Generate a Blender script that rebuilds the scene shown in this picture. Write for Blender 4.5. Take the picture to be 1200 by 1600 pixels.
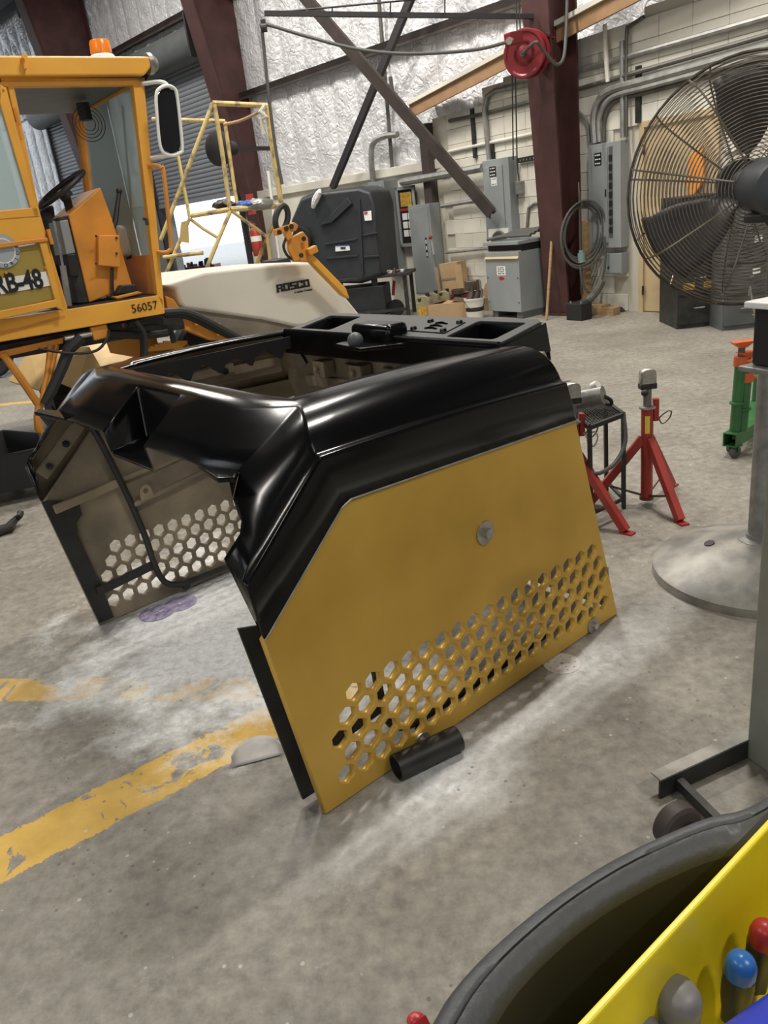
import bpy, bmesh, math, random
from mathutils import Vector, Matrix
random.seed(7)
R_ = math.radians
for o in list(bpy.data.objects): bpy.data.objects.remove(o)
SC = bpy.context.scene
COL = SC.collection

# ------------------------------------------------------------------ camera
FPX, PIT, ROL, CH = 1200.0, R_(21.5), R_(-7.2), 1.5
cF = Vector((0, math.cos(PIT), -math.sin(PIT)))
_R0 = Vector((1, 0, 0)); _U0 = Vector((0, math.sin(PIT), math.cos(PIT)))
cR = math.cos(ROL)*_R0 + math.sin(ROL)*_U0
cU = -math.sin(ROL)*_R0 + math.cos(ROL)*_U0
CAM = Vector((0, 0, CH))
cd = bpy.data.cameras.new('camera'); cam = bpy.data.objects.new('camera', cd); COL.objects.link(cam)
cd.sensor_fit = 'HORIZONTAL'; cd.sensor_width = 36.0; cd.lens = 36.0*FPX/1200.0
cd.clip_start = 0.05; cd.clip_end = 300
m = Matrix((cR, cU, -cF)).transposed().to_4x4(); m.translation = CAM
cam.matrix_world = m
SC.camera = cam

# ------------------------------------------------------------------ world, lamps, exposure
SC.view_settings.view_transform = 'Standard'; SC.view_settings.look = 'None'
SC.view_settings.gamma = 1.0; SC.view_settings.use_curve_mapping = False
SC.view_settings.exposure = -0.08
w = bpy.data.worlds.new('world'); SC.world = w; w.use_nodes = True
bg = w.node_tree.nodes['Background']
bg.inputs['Color'].default_value = (0.86, 0.93, 1.0, 1); bg.inputs['Strength'].default_value = 2.4
LAMPS = [(-5.2, 0.4, 7.0, 125), (-3.8, 6.0, 7.0, 210), (1.9, 4.2, 7.0, 340), (4.4, -1.4, 7.0, 220), (0.4, 8.6, 7.0, 330), (-2.2, -3.6, 7.0, 80), (-5.6, 15.2, 7.0, 300), (-2.2, 11.0, 7.0, 330)]

# ------------------------------------------------------------------ pixel -> place (1200x1600 frame)
def ray(x, y): return cF + cR*((x-600)/FPX) - cU*((y-800)/FPX)
def FL(x, y, z=0.0):
    d = ray(x, y); return CAM + d*((z-CH)/d.z)
def AT(x, y, Y):
    d = ray(x, y); return CAM + d*(Y/d.y)
def PLN(x, y, p0, n):
    d = ray(x, y); n = Vector(n); return CAM + d*((Vector(p0)-CAM).dot(n)/d.dot(n))

# ------------------------------------------------------------------ materials
MATS = {}
def mat(name, col, rough=0.5, metal=0.0, var=0.0, vscale=6.0, bump=0.0, bscale=40.0, col2=None, spec=0.5, coat=0.0, trans=0.0, emis=0.0, stretch=(1,1,1), cut=(0.35,0.65), coords='Object', detail=6.0):
    m = bpy.data.materials.new(name); m.use_nodes = True; MATS[name] = m
    nt = m.node_tree; b = nt.nodes['Principled BSDF']
    b.inputs['Roughness'].default_value = rough; b.inputs['Metallic'].default_value = metal
    b.inputs['Specular IOR Level'].default_value = spec
    b.inputs['Coat Weight'].default_value = coat; b.inputs['Coat Roughness'].default_value = 0.05
    b.inputs['Transmission Weight'].default_value = trans
    c = (*col, 1)
    b.inputs['Base Color'].default_value = c
    if emis: b.inputs['Emission Color'].default_value = c; b.inputs['Emission Strength'].default_value = emis
    if var or col2 or bump:
        tc = nt.nodes.new('ShaderNodeTexCoord'); mp = nt.nodes.new('ShaderNodeMapping'); mp.inputs['Scale'].default_value = stretch
        nt.links.new(tc.outputs[coords], mp.inputs['Vector'])
        n = nt.nodes.new('ShaderNodeTexNoise'); n.inputs['Scale'].default_value = vscale; n.inputs['Detail'].default_value = detail
        nt.links.new(mp.outputs[0], n.inputs['Vector'])
        r = nt.nodes.new('ShaderNodeValToRGB')
        r.color_ramp.elements[0].position = cut[0]; r.color_ramp.elements[1].position = cut[1]
        if col2 is None: col2 = tuple(max(0, x*(1-var)) for x in col)
        r.color_ramp.elements[0].color = (*col2, 1); r.color_ramp.elements[1].color = c
        nt.links.new(n.outputs['Fac'], r.inputs['Fac']); nt.links.new(r.outputs['Color'], b.inputs['Base Color'])
        if bump:
            n2 = nt.nodes.new('ShaderNodeTexNoise'); n2.inputs['Scale'].default_value = bscale; n2.inputs['Detail'].default_value = 5
            nt.links.new(mp.outputs[0], n2.inputs['Vector'])
            bp = nt.nodes.new('ShaderNodeBump'); bp.inputs['Strength'].default_value = bump; bp.inputs['Distance'].default_value = 0.01
            nt.links.new(n2.outputs['Fac'], bp.inputs['Height']); nt.links.new(bp.outputs[0], b.inputs['Normal'])
    return m

# ------------------------------------------------------------------ objects
RM = {}
def thing(name, label, cat, loc=(0,0,0), rotz=0.0, group=None, kind=None):
    o = bpy.data.objects.new(name, None); COL.objects.link(o)
    o.location = loc; o.rotation_euler = (0, 0, rotz)
    if label: o['label'] = label
    if cat: o['category'] = cat
    if group: o['group'] = group
    if kind: o['kind'] = kind
    o.empty_display_size = 0.1
    RM[o] = Matrix.Translation(Vector(loc)) @ Matrix.Rotation(rotz, 4, 'Z')
    return o
def M_(m): return MATS[m] if isinstance(m, str) else m
def mk(name, bm, m, parent=None, smooth=False, bevel=0.0, seg=2, local=False, label=None, cat=None, group=None, kind=None, ang=35, fix=True):
    """link one bmesh as one mesh object; coordinates are world unless local=True"""
    if parent is not None and not local: bmesh.ops.transform(bm, matrix=RM[parent].inverted(), verts=bm.verts)
    if fix: bmesh.ops.recalc_face_normals(bm, faces=bm.faces)
    me = bpy.data.meshes.new(name)
    origin = None
    if parent is None and bm.verts:
        xs = [v.co for v in bm.verts]
        origin = Vector(((min(v.x for v in xs)+max(v.x for v in xs))/2, (min(v.y for v in xs)+max(v.y for v in xs))/2, min(v.z for v in xs)))
        bmesh.ops.translate(bm, vec=-origin, verts=bm.verts)
    bm.to_mesh(me); bm.free()
    for k in (m if isinstance(m, (list, tuple)) else [m]): me.materials.append(M_(k))
    o = bpy.data.objects.new(name, me); COL.objects.link(o)
    if origin: o.location = origin
    if smooth:
        for p in me.polygons: p.use_smooth = True
        if hasattr(me, 'set_sharp_from_angle'): me.set_sharp_from_angle(angle=R_(ang))
    if bevel:
        md = o.modifiers.new('bevel', 'BEVEL'); md.width = bevel; md.segments = seg; md.limit_method = 'ANGLE'; md.angle_limit = R_(30)
    if parent is not None: o.parent = parent; RM[o] = RM[parent]
    else: RM[o] = Matrix.Translation(origin) if origin else Matrix()
    if label: o['label'] = label
    if cat: o['category'] = cat
    if group: o['group'] = group
    if kind: o['kind'] = kind
    return o
def inst(name, me, parent, loc=(0,0,0), rot=(0,0,0), scale=(1,1,1)):
    o = bpy.data.objects.new(name, me); COL.objects.link(o)
    o.parent = parent; o.location = loc; o.rotation_euler = rot; o.scale = scale
    return o
def meshof(name, bm, m, smooth=False):
    bmesh.ops.recalc_face_normals(bm, faces=bm.faces)
    me = bpy.data.meshes.new(name); bm.to_mesh(me); bm.free()
    for k in (m if isinstance(m, (list, tuple)) else [m]): me.materials.append(M_(k))
    if smooth:
        for p in me.polygons: p.use_smooth = True
        me.set_sharp_from_angle(angle=R_(35))
    return me
def copy_tree(o, parent=None):
    c = o.copy(); COL.objects.link(c)
    if parent is not None: c.parent = parent
    for ch in [x for x in bpy.data.objects if x.parent == o]: copy_tree(ch, c)
    return c
B = bmesh.new

# ------------------------------------------------------------------ shapes
def poly(bm, pts, mi=0):
    vs = [bm.verts.new(p) for p in pts]; f = bm.faces.new(vs); f.material_index = mi; return f
def mesh(bm, verts, faces, mi=0):
    vs = [bm.verts.new(p) for p in verts]
    for f in faces:
        try: g = bm.faces.new([vs[i] for i in f]); g.material_index = mi
        except ValueError: pass
    return vs
def box(bm, c, s, rz=0.0, mi=0, M=None):
    h = [x/2 for x in s]
    T = M if M is not None else Matrix.Translation(Vector(c)) @ Matrix.Rotation(rz, 4, 'Z')
    v = [T @ Vector((x*h[0], y*h[1], z*h[2])) for x in (-1,1) for y in (-1,1) for z in (-1,1)]
    mesh(bm, v, [(0,1,3,2),(4,6,7,5),(0,4,5,1),(2,3,7,6),(0,2,6,4),(1,5,7,3)], mi); return bm
def bx(bm, x0, x1, y0, y1, z0, z1, mi=0): return box(bm, ((x0+x1)/2,(y0+y1)/2,(z0+z1)/2), (abs(x1-x0),abs(y1-y0),abs(z1-z0)), 0, mi)
def frame(a, b, up=(0,0,1)):
    a = Vector(a); b = Vector(b); z = (b-a).normalized(); u = Vector(up)
    if abs(z.dot(u)) > 0.98: u = Vector((1,0,0)) if abs(z.x) < .9 else Vector((0,1,0))
    x = u.cross(z).normalized(); y = z.cross(x)
    return x, y, z
def bar(bm, a, b, w, h, up=(0,0,1), mi=0):
    x, y, z = frame(a, b, up); a = Vector(a); b = Vector(b)
    v = [p + x*(sx*w/2) + y*(sy*h/2) for p in (a, b) for sx in (-1,1) for sy in (-1,1)]
    mesh(bm, v, [(0,1,3,2),(4,6,7,5),(0,4,5,1),(2,3,7,6),(0,2,6,4),(1,5,7,3)], mi); return bm
def ring(bm, c, x, y, r, n): return [bm.verts.new(Vector(c) + x*(r*math.cos(2*math.pi*i/n)) + y*(r*math.sin(2*math.pi*i/n))) for i in range(n)]
def skin(bm, rings, cap0=True, cap1=True, closed=False, mi=0):
    n = len(rings[0]); k = len(rings)
    for j in range(k if closed else k-1):
        a, b = rings[j], rings[(j+1) % k]
        for i in range(n):
            f = bm.faces.new((a[i], a[(i+1)%n], b[(i+1)%n], b[i])); f.material_index = mi
    if not closed:
        if cap0: bm.faces.new(rings[0]).material_index = mi
        if cap1: bm.faces.new(rings[-1]).material_index = mi
def cyl(bm, a, b, r, r2=None, n=16, mi=0, cap=True):
    x, y, z = frame(a, b); r2 = r if r2 is None else r2
    skin(bm, [ring(bm, a, x, y, r, n), ring(bm, b, x, y, r2, n)], cap, cap, mi=mi); return bm
def pipe(bm, a, b, ro, ri, n=20, mi=0):
    x, y, z = frame(a, b)
    skin(bm, [ring(bm, a, x, y, ro, n), ring(bm, b, x, y, ro, n), ring(bm, b, x, y, ri, n), ring(bm, a, x, y, ri, n)], closed=True, mi=mi); return bm
def smoothpath(pts, k=6, closed=False):
    P = [Vector(p) for p in pts]; n = len(P); out = []
    for i in range(n if closed else n-1):
        p0 = P[(i-1) % n] if (closed or i > 0) else P[0]*2-P[1]; p1 = P[i]; p2 = P[(i+1) % n]
        p3 = P[(i+2) % n] if (closed or i+2 < n) else P[-1]*2-P[-2]
        for j in range(k):
            t = j/k
            out.append(0.5*((2*p1)+(p2-p0)*t+(2*p0-5*p1+4*p2-p3)*t*t+(3*p1-p0-3*p2+p3)*t*t*t))
    if not closed: out.append(P[-1])
    return out
def tube(bm, pts, r, n=8, closed=False, mi=0, smooth=0):
    P = smoothpath(pts, smooth, closed) if smooth else [Vector(p) for p in pts]
    k = len(P); rs = []; x = None
    for i in range(k):
        a = P[(i-1) % k] if (closed or i > 0) else P[0]; b = P[(i+1) % k] if (closed or i < k-1) else P[-1]
        z = (b-a).normalized()
        if x is None: x, y, _ = frame((0,0,0), z)
        else: x = (x - z*x.dot(z)).normalized(); y = z.cross(x)
        rs.append(ring(bm, P[i], x, y, r[i] if isinstance(r, (list,tuple)) else r, n))
    skin(bm, rs, closed=closed, mi=mi); return bm
def lathe(bm, prof, M=None, n=32, mi=0, cap0=True, cap1=True):
    M = M or Matrix(); rs = []
    for r, z in prof: rs.append([bm.verts.new(M @ Vector((max(r,1e-4)*math.cos(2*math.pi*i/n), max(r,1e-4)*math.sin(2*math.pi*i/n), z))) for i in range(n)])
    skin(bm, rs, cap0, cap1, mi=mi); return bm
def prism(bm, pts, vec, mi=0):
    vec = Vector(vec); a = [bm.verts.new(Vector(p)) for p in pts]; b = [bm.verts.new(Vector(p)+vec) for p in pts]; n = len(a)
    bm.faces.new(a).material_index = mi; bm.faces.new(b[::-1]).material_index = mi
    for i in range(n): bm.faces.new((a[i], b[i], b[(i+1)%n], a[(i+1)%n])).material_index = mi
    return bm
def ball(bm, c, r, sx=1, sy=1, sz=1, n=12, mi=0):
    M = Matrix.Translation(Vector(c)) @ Matrix.Diagonal((r*sx, r*sy, r*sz, 1))
    g = bmesh.ops.create_uvsphere(bm, u_segments=n, v_segments=max(6, n//2+2), radius=1, matrix=M)
    for f in {f for v in g['verts'] for f in v.link_faces}: f.material_index = mi
    return bm
def axes(o, x, y, z):
    m = Matrix((Vector(x), Vector(y), Vector(z))).transposed().to_4x4(); m.translation = Vector(o); return m
def plate2d(outline, holes, th, M, bevel=0.0, res=1):
    """flat plate with holes (2D outline in local xy, thickness along local z), as a bmesh in world space"""
    cu = bpy.data.curves.new('t', 'CURVE'); cu.dimensions = '2D'; cu.fill_mode = 'BOTH'
    cu.extrude = th/2 - bevel; cu.bevel_depth = bevel; cu.bevel_resolution = 0; cu.offset = -bevel
    for pts in [outline]+list(holes):
        s = cu.splines.new('POLY'); s.points.add(len(pts)-1); s.use_cyclic_u = True
        for i, p in enumerate(pts): s.points[i].co = (p[0], p[1], 0, 1)
    ob = bpy.data.objects.new('t', cu); COL.objects.link(ob)
    dg = bpy.context.evaluated_depsgraph_get()
    me = bpy.data.meshes.new_from_object(ob.evaluated_get(dg))
    bm = bmesh.new(); bm.from_mesh(me); bpy.data.meshes.remove(me); bpy.data.objects.remove(ob); bpy.data.curves.remove(cu)
    bmesh.ops.remove_doubles(bm, verts=bm.verts, dist=1e-5)
    bmesh.ops.transform(bm, matrix=M, verts=bm.verts); return bm
def text(s, size, M, ext=0.001, bold=0.0, align='CENTER', sx=1.0, shear=0.0, spacing=1.0):
    cu = bpy.data.curves.new('t', 'FONT'); cu.body = s; cu.size = size; cu.extrude = ext; cu.offset = bold; cu.align_x = align; cu.align_y = 'CENTER'; cu.shear = shear; cu.space_character = spacing
    cu.resolution_u = 3
    ob = bpy.data.objects.new('t', cu); COL.objects.link(ob)
    dg = bpy.context.evaluated_depsgraph_get(); me = bpy.data.meshes.new_from_object(ob.evaluated_get(dg))
    bm = bmesh.new(); bm.from_mesh(me); bpy.data.meshes.remove(me); bpy.data.objects.remove(ob); bpy.data.curves.remove(cu)
    bmesh.ops.transform(bm, matrix=M @ Matrix.Diagonal((sx,1,1,1)), verts=bm.verts); return bm
def rrect(x0, x1, y0, y1, r, n=4):
    out = []
    for cx, cy, a0 in ((x1-r,y1-r,0),(x0+r,y1-r,90),(x0+r,y0+r,180),(x1-r,y0+r,270)):
        for i in range(n+1):
            a = R_(a0+90*i/n); out.append((cx+r*math.cos(a), cy+r*math.sin(a)))
    return out

# ------------------------------------------------------------------ palette
mat('black_gloss', (0.004,0.004,0.0045), 0.17, spec=0.32)
mat('hood_inside', (0.33,0.265,0.175), 0.7, var=.45, vscale=5, col2=(0.17,0.14,0.10), bump=.1)
mat('gold', (0.70,0.43,0.078), 0.38, metal=0.2, col2=(0.55,0.33,0.052), vscale=2.5, cut=(.3,.6), spec=.4)
mat('black_matte', (0.012,0.012,0.013), 0.55)
mat('black_plastic', (0.022,0.025,0.03), 0.5, var=.3, vscale=8)
mat('dark_steel', (0.06,0.058,0.055), 0.5, metal=.6, var=.4, vscale=12)
mat('bar_black', (0.035,0.033,0.03), 0.6, var=.6, vscale=9)
mat('zinc', (0.55,0.53,0.48), 0.4, metal=.8, var=.3, vscale=30)
mat('column_red', (0.075,0.028,0.026), 0.5, var=.4, vscale=3)
mat('brace_brown', (0.06,0.045,0.04), 0.6, var=.3, vscale=5)
mat('brace_dark', (0.02,0.018,0.02), 0.6)
mat('foil', (0.80,0.80,0.82), 0.36, metal=.15, var=.10, vscale=4, bump=.9, bscale=6, spec=.8)
mat('cream', (0.70,0.67,0.58), 0.7, var=.25, vscale=1.3, bump=.08)
mat('mortar', (0.5,0.47,0.39), 0.9)
mat('fascia', (0.34,0.2,0.1), 0.6, var=.2)
mat('panel_grey', (0.27,0.29,0.29), 0.45, var=.12, vscale=3)
mat('panel_dark', (0.10,0.11,0.11), 0.5, var=.2)
mat('conduit', (0.33,0.33,0.31), 0.45, metal=.5, var=.3, vscale=10)
mat('conduit_dark', (0.12,0.115,0.10), 0.5, metal=.3, var=.3)
mat('shutter', (0.22,0.235,0.26), 0.5, metal=.2)
mat('yellow', (0.80,0.40,0.055), 0.42, col2=(0.66,0.31,0.04), vscale=2, cut=(.3,.6))
mat('orange', (0.72,0.29,0.04), 0.45, var=.25, vscale=4)
mat('scaffold', (0.58,0.44,0.17), 0.6, col2=(0.24,0.18,0.11), vscale=10, cut=(.35,.5))
mat('white', (0.75,0.74,0.70), 0.45)
mat('tank_white', (0.70,0.67,0.58), 0.45, var=.12, vscale=1.5)
mat('ink', (0.01,0.01,0.011), 0.5)
mat('rubber', (0.018,0.018,0.018), 0.65, var=.2)
mat('hose_grey', (0.08,0.08,0.075), 0.6)
mat('red', (0.38,0.035,0.025), 0.4, var=.25, vscale=6)
mat('red_dark', (0.20,0.012,0.016), 0.4, var=.2)
mat('green', (0.035,0.16,0.045), 0.4, var=.3, vscale=6)
mat('orange_red', (0.62,0.12,0.03), 0.4, var=.2)
mat('rod_metal', (0.14,0.11,0.09), 0.4, metal=.8)
mat('cardboard', (0.42,0.28,0.15), 0.8, var=.15)
mat('cardboard_dark', (0.25,0.17,0.1), 0.8, var=.2)
mat('wood', (0.38,0.25,0.12), 0.7, var=.3, stretch=(1,1,8))
mat('tan_paint', (0.50,0.38,0.22), 0.6, var=.1)
mat('grey_paint', (0.20,0.21,0.195), 0.45, var=.15, vscale=5)
mat('grey_post', (0.23,0.235,0.20), 0.5, col2=(0.17,0.175,0.15), vscale=6)
mat('galv', (0.30,0.30,0.29), 0.4, metal=.45, col2=(0.17,0.17,0.16), vscale=14, bump=.1)
mat('base_dusty', (0.36,0.345,0.31), 0.45, metal=.25, col2=(0.20,0.195,0.18), vscale=9, cut=(.38,.6), bump=.08, detail=10)
mat('cage', (0.30,0.255,0.205), 0.4, metal=.6, var=.4, vscale=20)
mat('blade', (0.045,0.042,0.04), 0.5, var=.2)
mat('motor', (0.055,0.06,0.065), 0.45, var=.2)
mat('paper', (0.75,0.74,0.7), 0.7)
mat('lens_amber', (0.9,0.28,0.02), 0.25, trans=.3)
_f = MATS['foil'].node_tree
for _n in _f.nodes:
    if _n.type == 'BUMP': _n.inputs['Distance'].default_value = .05; _n.inputs['Strength'].default_value = 1.0
    if _n.type == 'TEX_NOISE' and _n.inputs['Scale'].default_value == 6.0: _n.inputs['Scale'].default_value = 7.5; _n.inputs['Distortion'].default_value = 1.6; _n.inputs['Roughness'].default_value = .45
def glass(name, col, op):
    m = bpy.data.materials.new(name); m.use_nodes = True; MATS[name] = m; nt = m.node_tree
    b = nt.nodes['Principled BSDF']; out = nt.nodes['Material Output']
    b.inputs['Base Color'].default_value = (*col,1); b.inputs['Roughness'].default_value = .06
    t = nt.nodes.new('ShaderNodeBsdfTransparent'); t.inputs['Color'].default_value = (*[0.6+.4*c for c in col],1)
    mx = nt.nodes.new('ShaderNodeMixShader'); mx.inputs['Fac'].default_value = op
    nt.links.new(t.outputs[0], mx.inputs[1]); nt.links.new(b.outputs[0], mx.inputs[2]); nt.links.new(mx.outputs[0], out.inputs['Surface'])
glass('glass_dusty', (0.55,0.66,0.66), 0.5)
glass('glass_clear', (0.5,0.55,0.55), 0.10)

# ================================================================== structure
def floor_material():
    m = bpy.data.materials.new('concrete'); m.use_nodes = True; nt = m.node_tree; L = nt.links
    b = nt.nodes['Principled BSDF']
    geo = nt.nodes.new('ShaderNodeNewGeometry')
    def noise(sc, det=8, rough=.6, dist=0.0):
        n = nt.nodes.new('ShaderNodeTexNoise'); n.inputs['Scale'].default_value = sc; n.inputs['Detail'].default_value = det
        n.inputs['Roughness'].default_value = rough; n.inputs['Distortion'].default_value = dist
        L.new(geo.outputs['Position'], n.inputs['Vector']); return n.outputs['Fac']
    def mth(op, a, b_=0.0, c=0.0, clamp=False):
        n = nt.nodes.new('ShaderNodeMath'); n.operation = op; n.use_clamp = clamp
        for i, x in enumerate((a, b_, c)):
            if isinstance(x, (int, float)): n.inputs[i].default_value = x
            else: L.new(x, n.inputs[i])
        return n.outputs[0]
    def ramp(f, p0, p1, c0=(0,0,0), c1=(1,1,1)):
        r = nt.nodes.new('ShaderNodeValToRGB'); r.color_ramp.elements[0].position = p0; r.color_ramp.elements[1].position = p1
        r.color_ramp.elements[0].color = (*c0, 1); r.color_ramp.elements[1].color = (*c1, 1); L.new(f, r.inputs['Fac']); return r.outputs['Color']
    def mix(f, a, c):
        n = nt.nodes.new('ShaderNodeMix'); n.data_type = 'RGBA'
        L.new(f, n.inputs['Factor'])
        for s, x in (('A', a), ('B', c)):
            i = [k for k in n.inputs if k.name == s and k.type == 'RGBA'][0]
            if isinstance(x, tuple): i.default_value = (*x, 1)
            else: L.new(x, i)
        return [k for k in n.outputs if k.type == 'RGBA'][0]
    def lin(vx, vy, c):    # vx*x + vy*y + c
        n = nt.nodes.new('ShaderNodeVectorMath'); n.operation = 'DOT_PRODUCT'; L.new(geo.outputs['Position'], n.inputs[0]); n.inputs[1].default_value = (vx, vy, 0)
        return mth('ADD', n.outputs['Value'], c)
    big = ramp(noise(1.1, 9, .62), .3, .7, (0.205,0.190,0.160), (0.36,0.337,0.292))
    fine = ramp(noise(22, 8, .7), .35, .68, (.52,.52,.52), (1.18,1.17,1.15))
    mm = nt.nodes.new('ShaderNodeMix'); mm.data_type = 'RGBA'; mm.blend_type = 'MULTIPLY'; mm.inputs[0].default_value = .8
    L.new(big, mm.inputs[6]); L.new(fine, mm.inputs[7]); col = mm.outputs[2]
    scf = ramp(noise(7, 14, .78, .6), .52, .66); fleck = ramp(noise(48, 10, .8), .5, .62)
    col = mix(mth('MULTIPLY', mth('MULTIPLY', scf, fleck), .42), col, (0.58,0.56,0.52))
    pit = ramp(noise(75, 6, .7), .60, .70); col = mix(mth('MULTIPLY', pit, .35), col, (0.11,0.105,0.095))
    # dark stains
    st = ramp(noise(2.6, 10, .7, .5), .62, .72)
    col = mix(mth('MULTIPLY', st, .35), col, (0.12,0.11,0.10))
    # yellow lines
    def stripe(P, Q, n, w, seed, lo, hi):
        d = lin(n[0], n[1], -(n[0]*P[0]+n[1]*P[1]))
        u = (n[1], -n[0]); a = lin(u[0], u[1], -(u[0]*P[0]+u[1]*P[1]))
        ln = math.hypot(Q[0]-P[0], Q[1]-P[1])
        dw = mth('ADD', d, mth('MULTIPLY', mth('SUBTRACT', noise(14, 6, .7), .5), .06))
        inside = mth('MULTIPLY', mth('LESS_THAN', mth('ABSOLUTE', dw), w), mth('MULTIPLY', mth('GREATER_THAN', a, -8.0), mth('LESS_THAN', a, ln)))
        wear = ramp(noise(seed, 7, .62, 1.2), lo, hi)
        return mth('MULTIPLY', inside, wear), a, ln
    ycol = ramp(noise(9, 6, .6), .3, .7, (0.50,0.31,0.05), (0.68,0.43,0.09))
    s1, a1, l1 = stripe((-1.145,1.628), (-0.18,2.30), (-0.557,0.831), 0.092, 6.5, .412, .428)
    s2, a2, l2 = stripe((-1.51,2.50), (-0.44,2.27), (0.21,0.978), 0.07, 5.2, .46, .50)
    col = mix(s1, col, ycol); col = mix(mth('MULTIPLY', s2, .92), col, ycol)
    # far painted line on the left
    s3, a3, l3 = stripe((-9.0,9.3), (-3.4,8.3), (0.176,0.984), 0.06, 4.0, .3, .36)
    col = mix(s3, col, ycol)
    # sanding dust: inside the hood and along its near side
    def blob(cx, cy, ux, uy, ra, rb):
        a = mth('DIVIDE', lin(ux, uy, -(ux*cx+uy*cy)), ra); c = mth('DIVIDE', lin(-uy, ux, -(-uy*cx+ux*cy)), rb)
        r = mth('SQRT', mth('ADD', mth('MULTIPLY', a, a), mth('MULTIPLY', c, c)))
        return mth('SUBTRACT', 1.0, r)
    nz = mth('MULTIPLY', mth('SUBTRACT', noise(3.5, 10, .72), .5), 1.5)
    d1 = mth('ADD', blob(-0.38,2.98, .787,.617, 1.15,1.0), nz)
    d2 = mth('ADD', blob(0.42,2.02, .787,.617, 1.1,.16), nz)
    d3 = mth('ADD', blob(0.05,1.72, .787,.617, .45,.22), nz)
    D = mth('MAXIMUM', mth('MULTIPLY', d1, 1.5), mth('MULTIPLY', mth('MAXIMUM', d2, d3), .55))
    dm = ramp(D, .0, .5)
    smear = ramp(noise(30, 8, .75, .4), .36, .58, (.55,.55,.55), (1,1,1))
    col = mix(mth('MULTIPLY', mth('MULTIPLY', dm, .9), smear), col, (0.78,0.80,0.81))
    # spatter dots
    vo = nt.nodes.new('ShaderNodeTexVoronoi'); vo.inputs['Scale'].default_value = 26; L.new(geo.outputs['Position'], vo.inputs['Vector'])
    dots = mth('MULTIPLY', mth('LESS_THAN', vo.outputs['Distance'], .13), mth('GREATER_THAN', noise(1.7, 3), .56))
    col = mix(mth('MULTIPLY', dots, .55), col, (0.06,0.055,0.05))
    vo2 = nt.nodes.new('ShaderNodeTexVoronoi'); vo2.inputs['Scale'].default_value = 17; L.new(geo.outputs['Position'], vo2.inputs['Vector'])
    dots2 = mth('MULTIPLY', mth('LESS_THAN', vo2.outputs['Distance'], .09), mth('GREATER_THAN', noise(2.3, 3), .5))
    col = mix(mth('MULTIPLY', dots2, .5), col, (0.6,0.6,0.58))
    L.new(col, b.inputs['Base Color'])
    ro = ramp(noise(3, 6), .3, .7, (.42,.42,.42), (.68,.68,.68)); L.new(ro, b.inputs['Roughness'])
    bp = nt.nodes.new('ShaderNodeBump'); bp.inputs['Strength'].default_value = .12; bp.inputs['Distance'].default_value = .004
    L.new(noise(60, 6), bp.inputs['Height']); L.new(bp.outputs[0], b.inputs['Normal'])
    return m
MATS['concrete'] = floor_material()
bm = B(); bx(bm, -24, 14, -12, 34, -.15, 0)
mk('floor', bm, 'concrete', kind='structure')

# wall frames: local x along the wall to the right, y into the wall, z up
IWP, IWA = Vector((1.8, 12.0, 0)), R_(-50)
BWP, BWA = Vector((3.33, 9.19, 0)), R_(-59)
def wfr(p, a): return Matrix.Translation(p) @ Matrix.Rotation(a, 4, 'Z')
IWM, BWM = wfr(IWP, IWA), wfr(BWP, BWA)
def wpix(M, x, y, out=0.0):
    n = (M.to_3x3() @ Vector((0,1,0))); p0 = M.translation - n*out
    return M.inverted() @ PLN(x, y, p0, n)
def IW(x, y, out=0.0): return wpix(IWM, x, y, out)
def BWp(x, y, out=0.0): return wpix(BWM, x, y, out)

# ---- insulated back wall
wall_back = thing('wall_back', None, None, IWP, IWA, kind='structure')
bm = B(); bx(bm, -5.9, 9.0, .12, .3, 0, 9.0); bx(bm, -22, -9.35, .12, .3, 0, 9.0) if False else None
bx(bm, -9.35, -5.9, .12, .3, 4.55, 9.0); bx(bm, -11.1, -9.35, .12, .3, 0, 9.0); bx(bm, -14.6, -11.1, .12, .3, 4.55, 9); bx(bm, -26, -14.6, .12, .3, 0, 9.0)
mk('backing', bm, 'panel_grey', wall_back, local=True)
bm = B(); bx(bm, -5.9, 2.0, .0, .12, 0, 1.96); mk('lower_wall', bm, 'cream', wall_back, local=True)
bm = B(); bx(bm, -5.85, 2.0, -.06, .1, 1.93, 2.06); mk('curb', bm, 'cream', wall_back, local=True, bevel=.01)
def pillow(seed, h, wd=.6):
    rnd = random.Random(seed); bm = B(); nx, nz = 8, max(8, int(h*9))
    ph = [(rnd.uniform(5,12), rnd.uniform(3,14), rnd.uniform(0,6.3), rnd.uniform(.003,.009)) for _ in range(9)]
    vs = []
    for j in range(nz+1):
        for i in range(nx+1):
            a, c = i/nx, j/nz
            d = .045*math.sin(math.pi*a)**.6*(0.35+.65*math.sin(math.pi*min(1,max(0,c)))**.35)
            e = math.sin(math.pi*a)
            for fx, fz, p, am in ph: d += e*am*math.sin(fx*a + fz*c*h*1.4 + p + 1.7*math.sin(3*c+p))
            edge = .012*math.sin(9*c*h+seed)
            vs.append((a*wd + (edge if 0 < i < nx else 0), -d, c*h))
    fs = [(j*(nx+1)+i, j*(nx+1)+i+1, (j+1)*(nx+1)+i+1, (j+1)*(nx+1)+i) for j in range(nz) for i in range(nx)]
    mesh(bm, vs, fs); return meshof('insulation_strip', bm, 'foil', True)
def strips(x0, x1, z0, z1, seed):
    ms = [pillow(seed+k, z1-z0) for k in range(4)]; n = max(1, round((x1-x0)/.6)); s = (x1-x0)/n/.6; r = random.Random(seed)
    for k in range(n): inst('insulation_strip', ms[r.randrange(4)], wall_back, (x0+k*.6*s, .1, z0), (0,0,0), (s,1,1))
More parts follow.
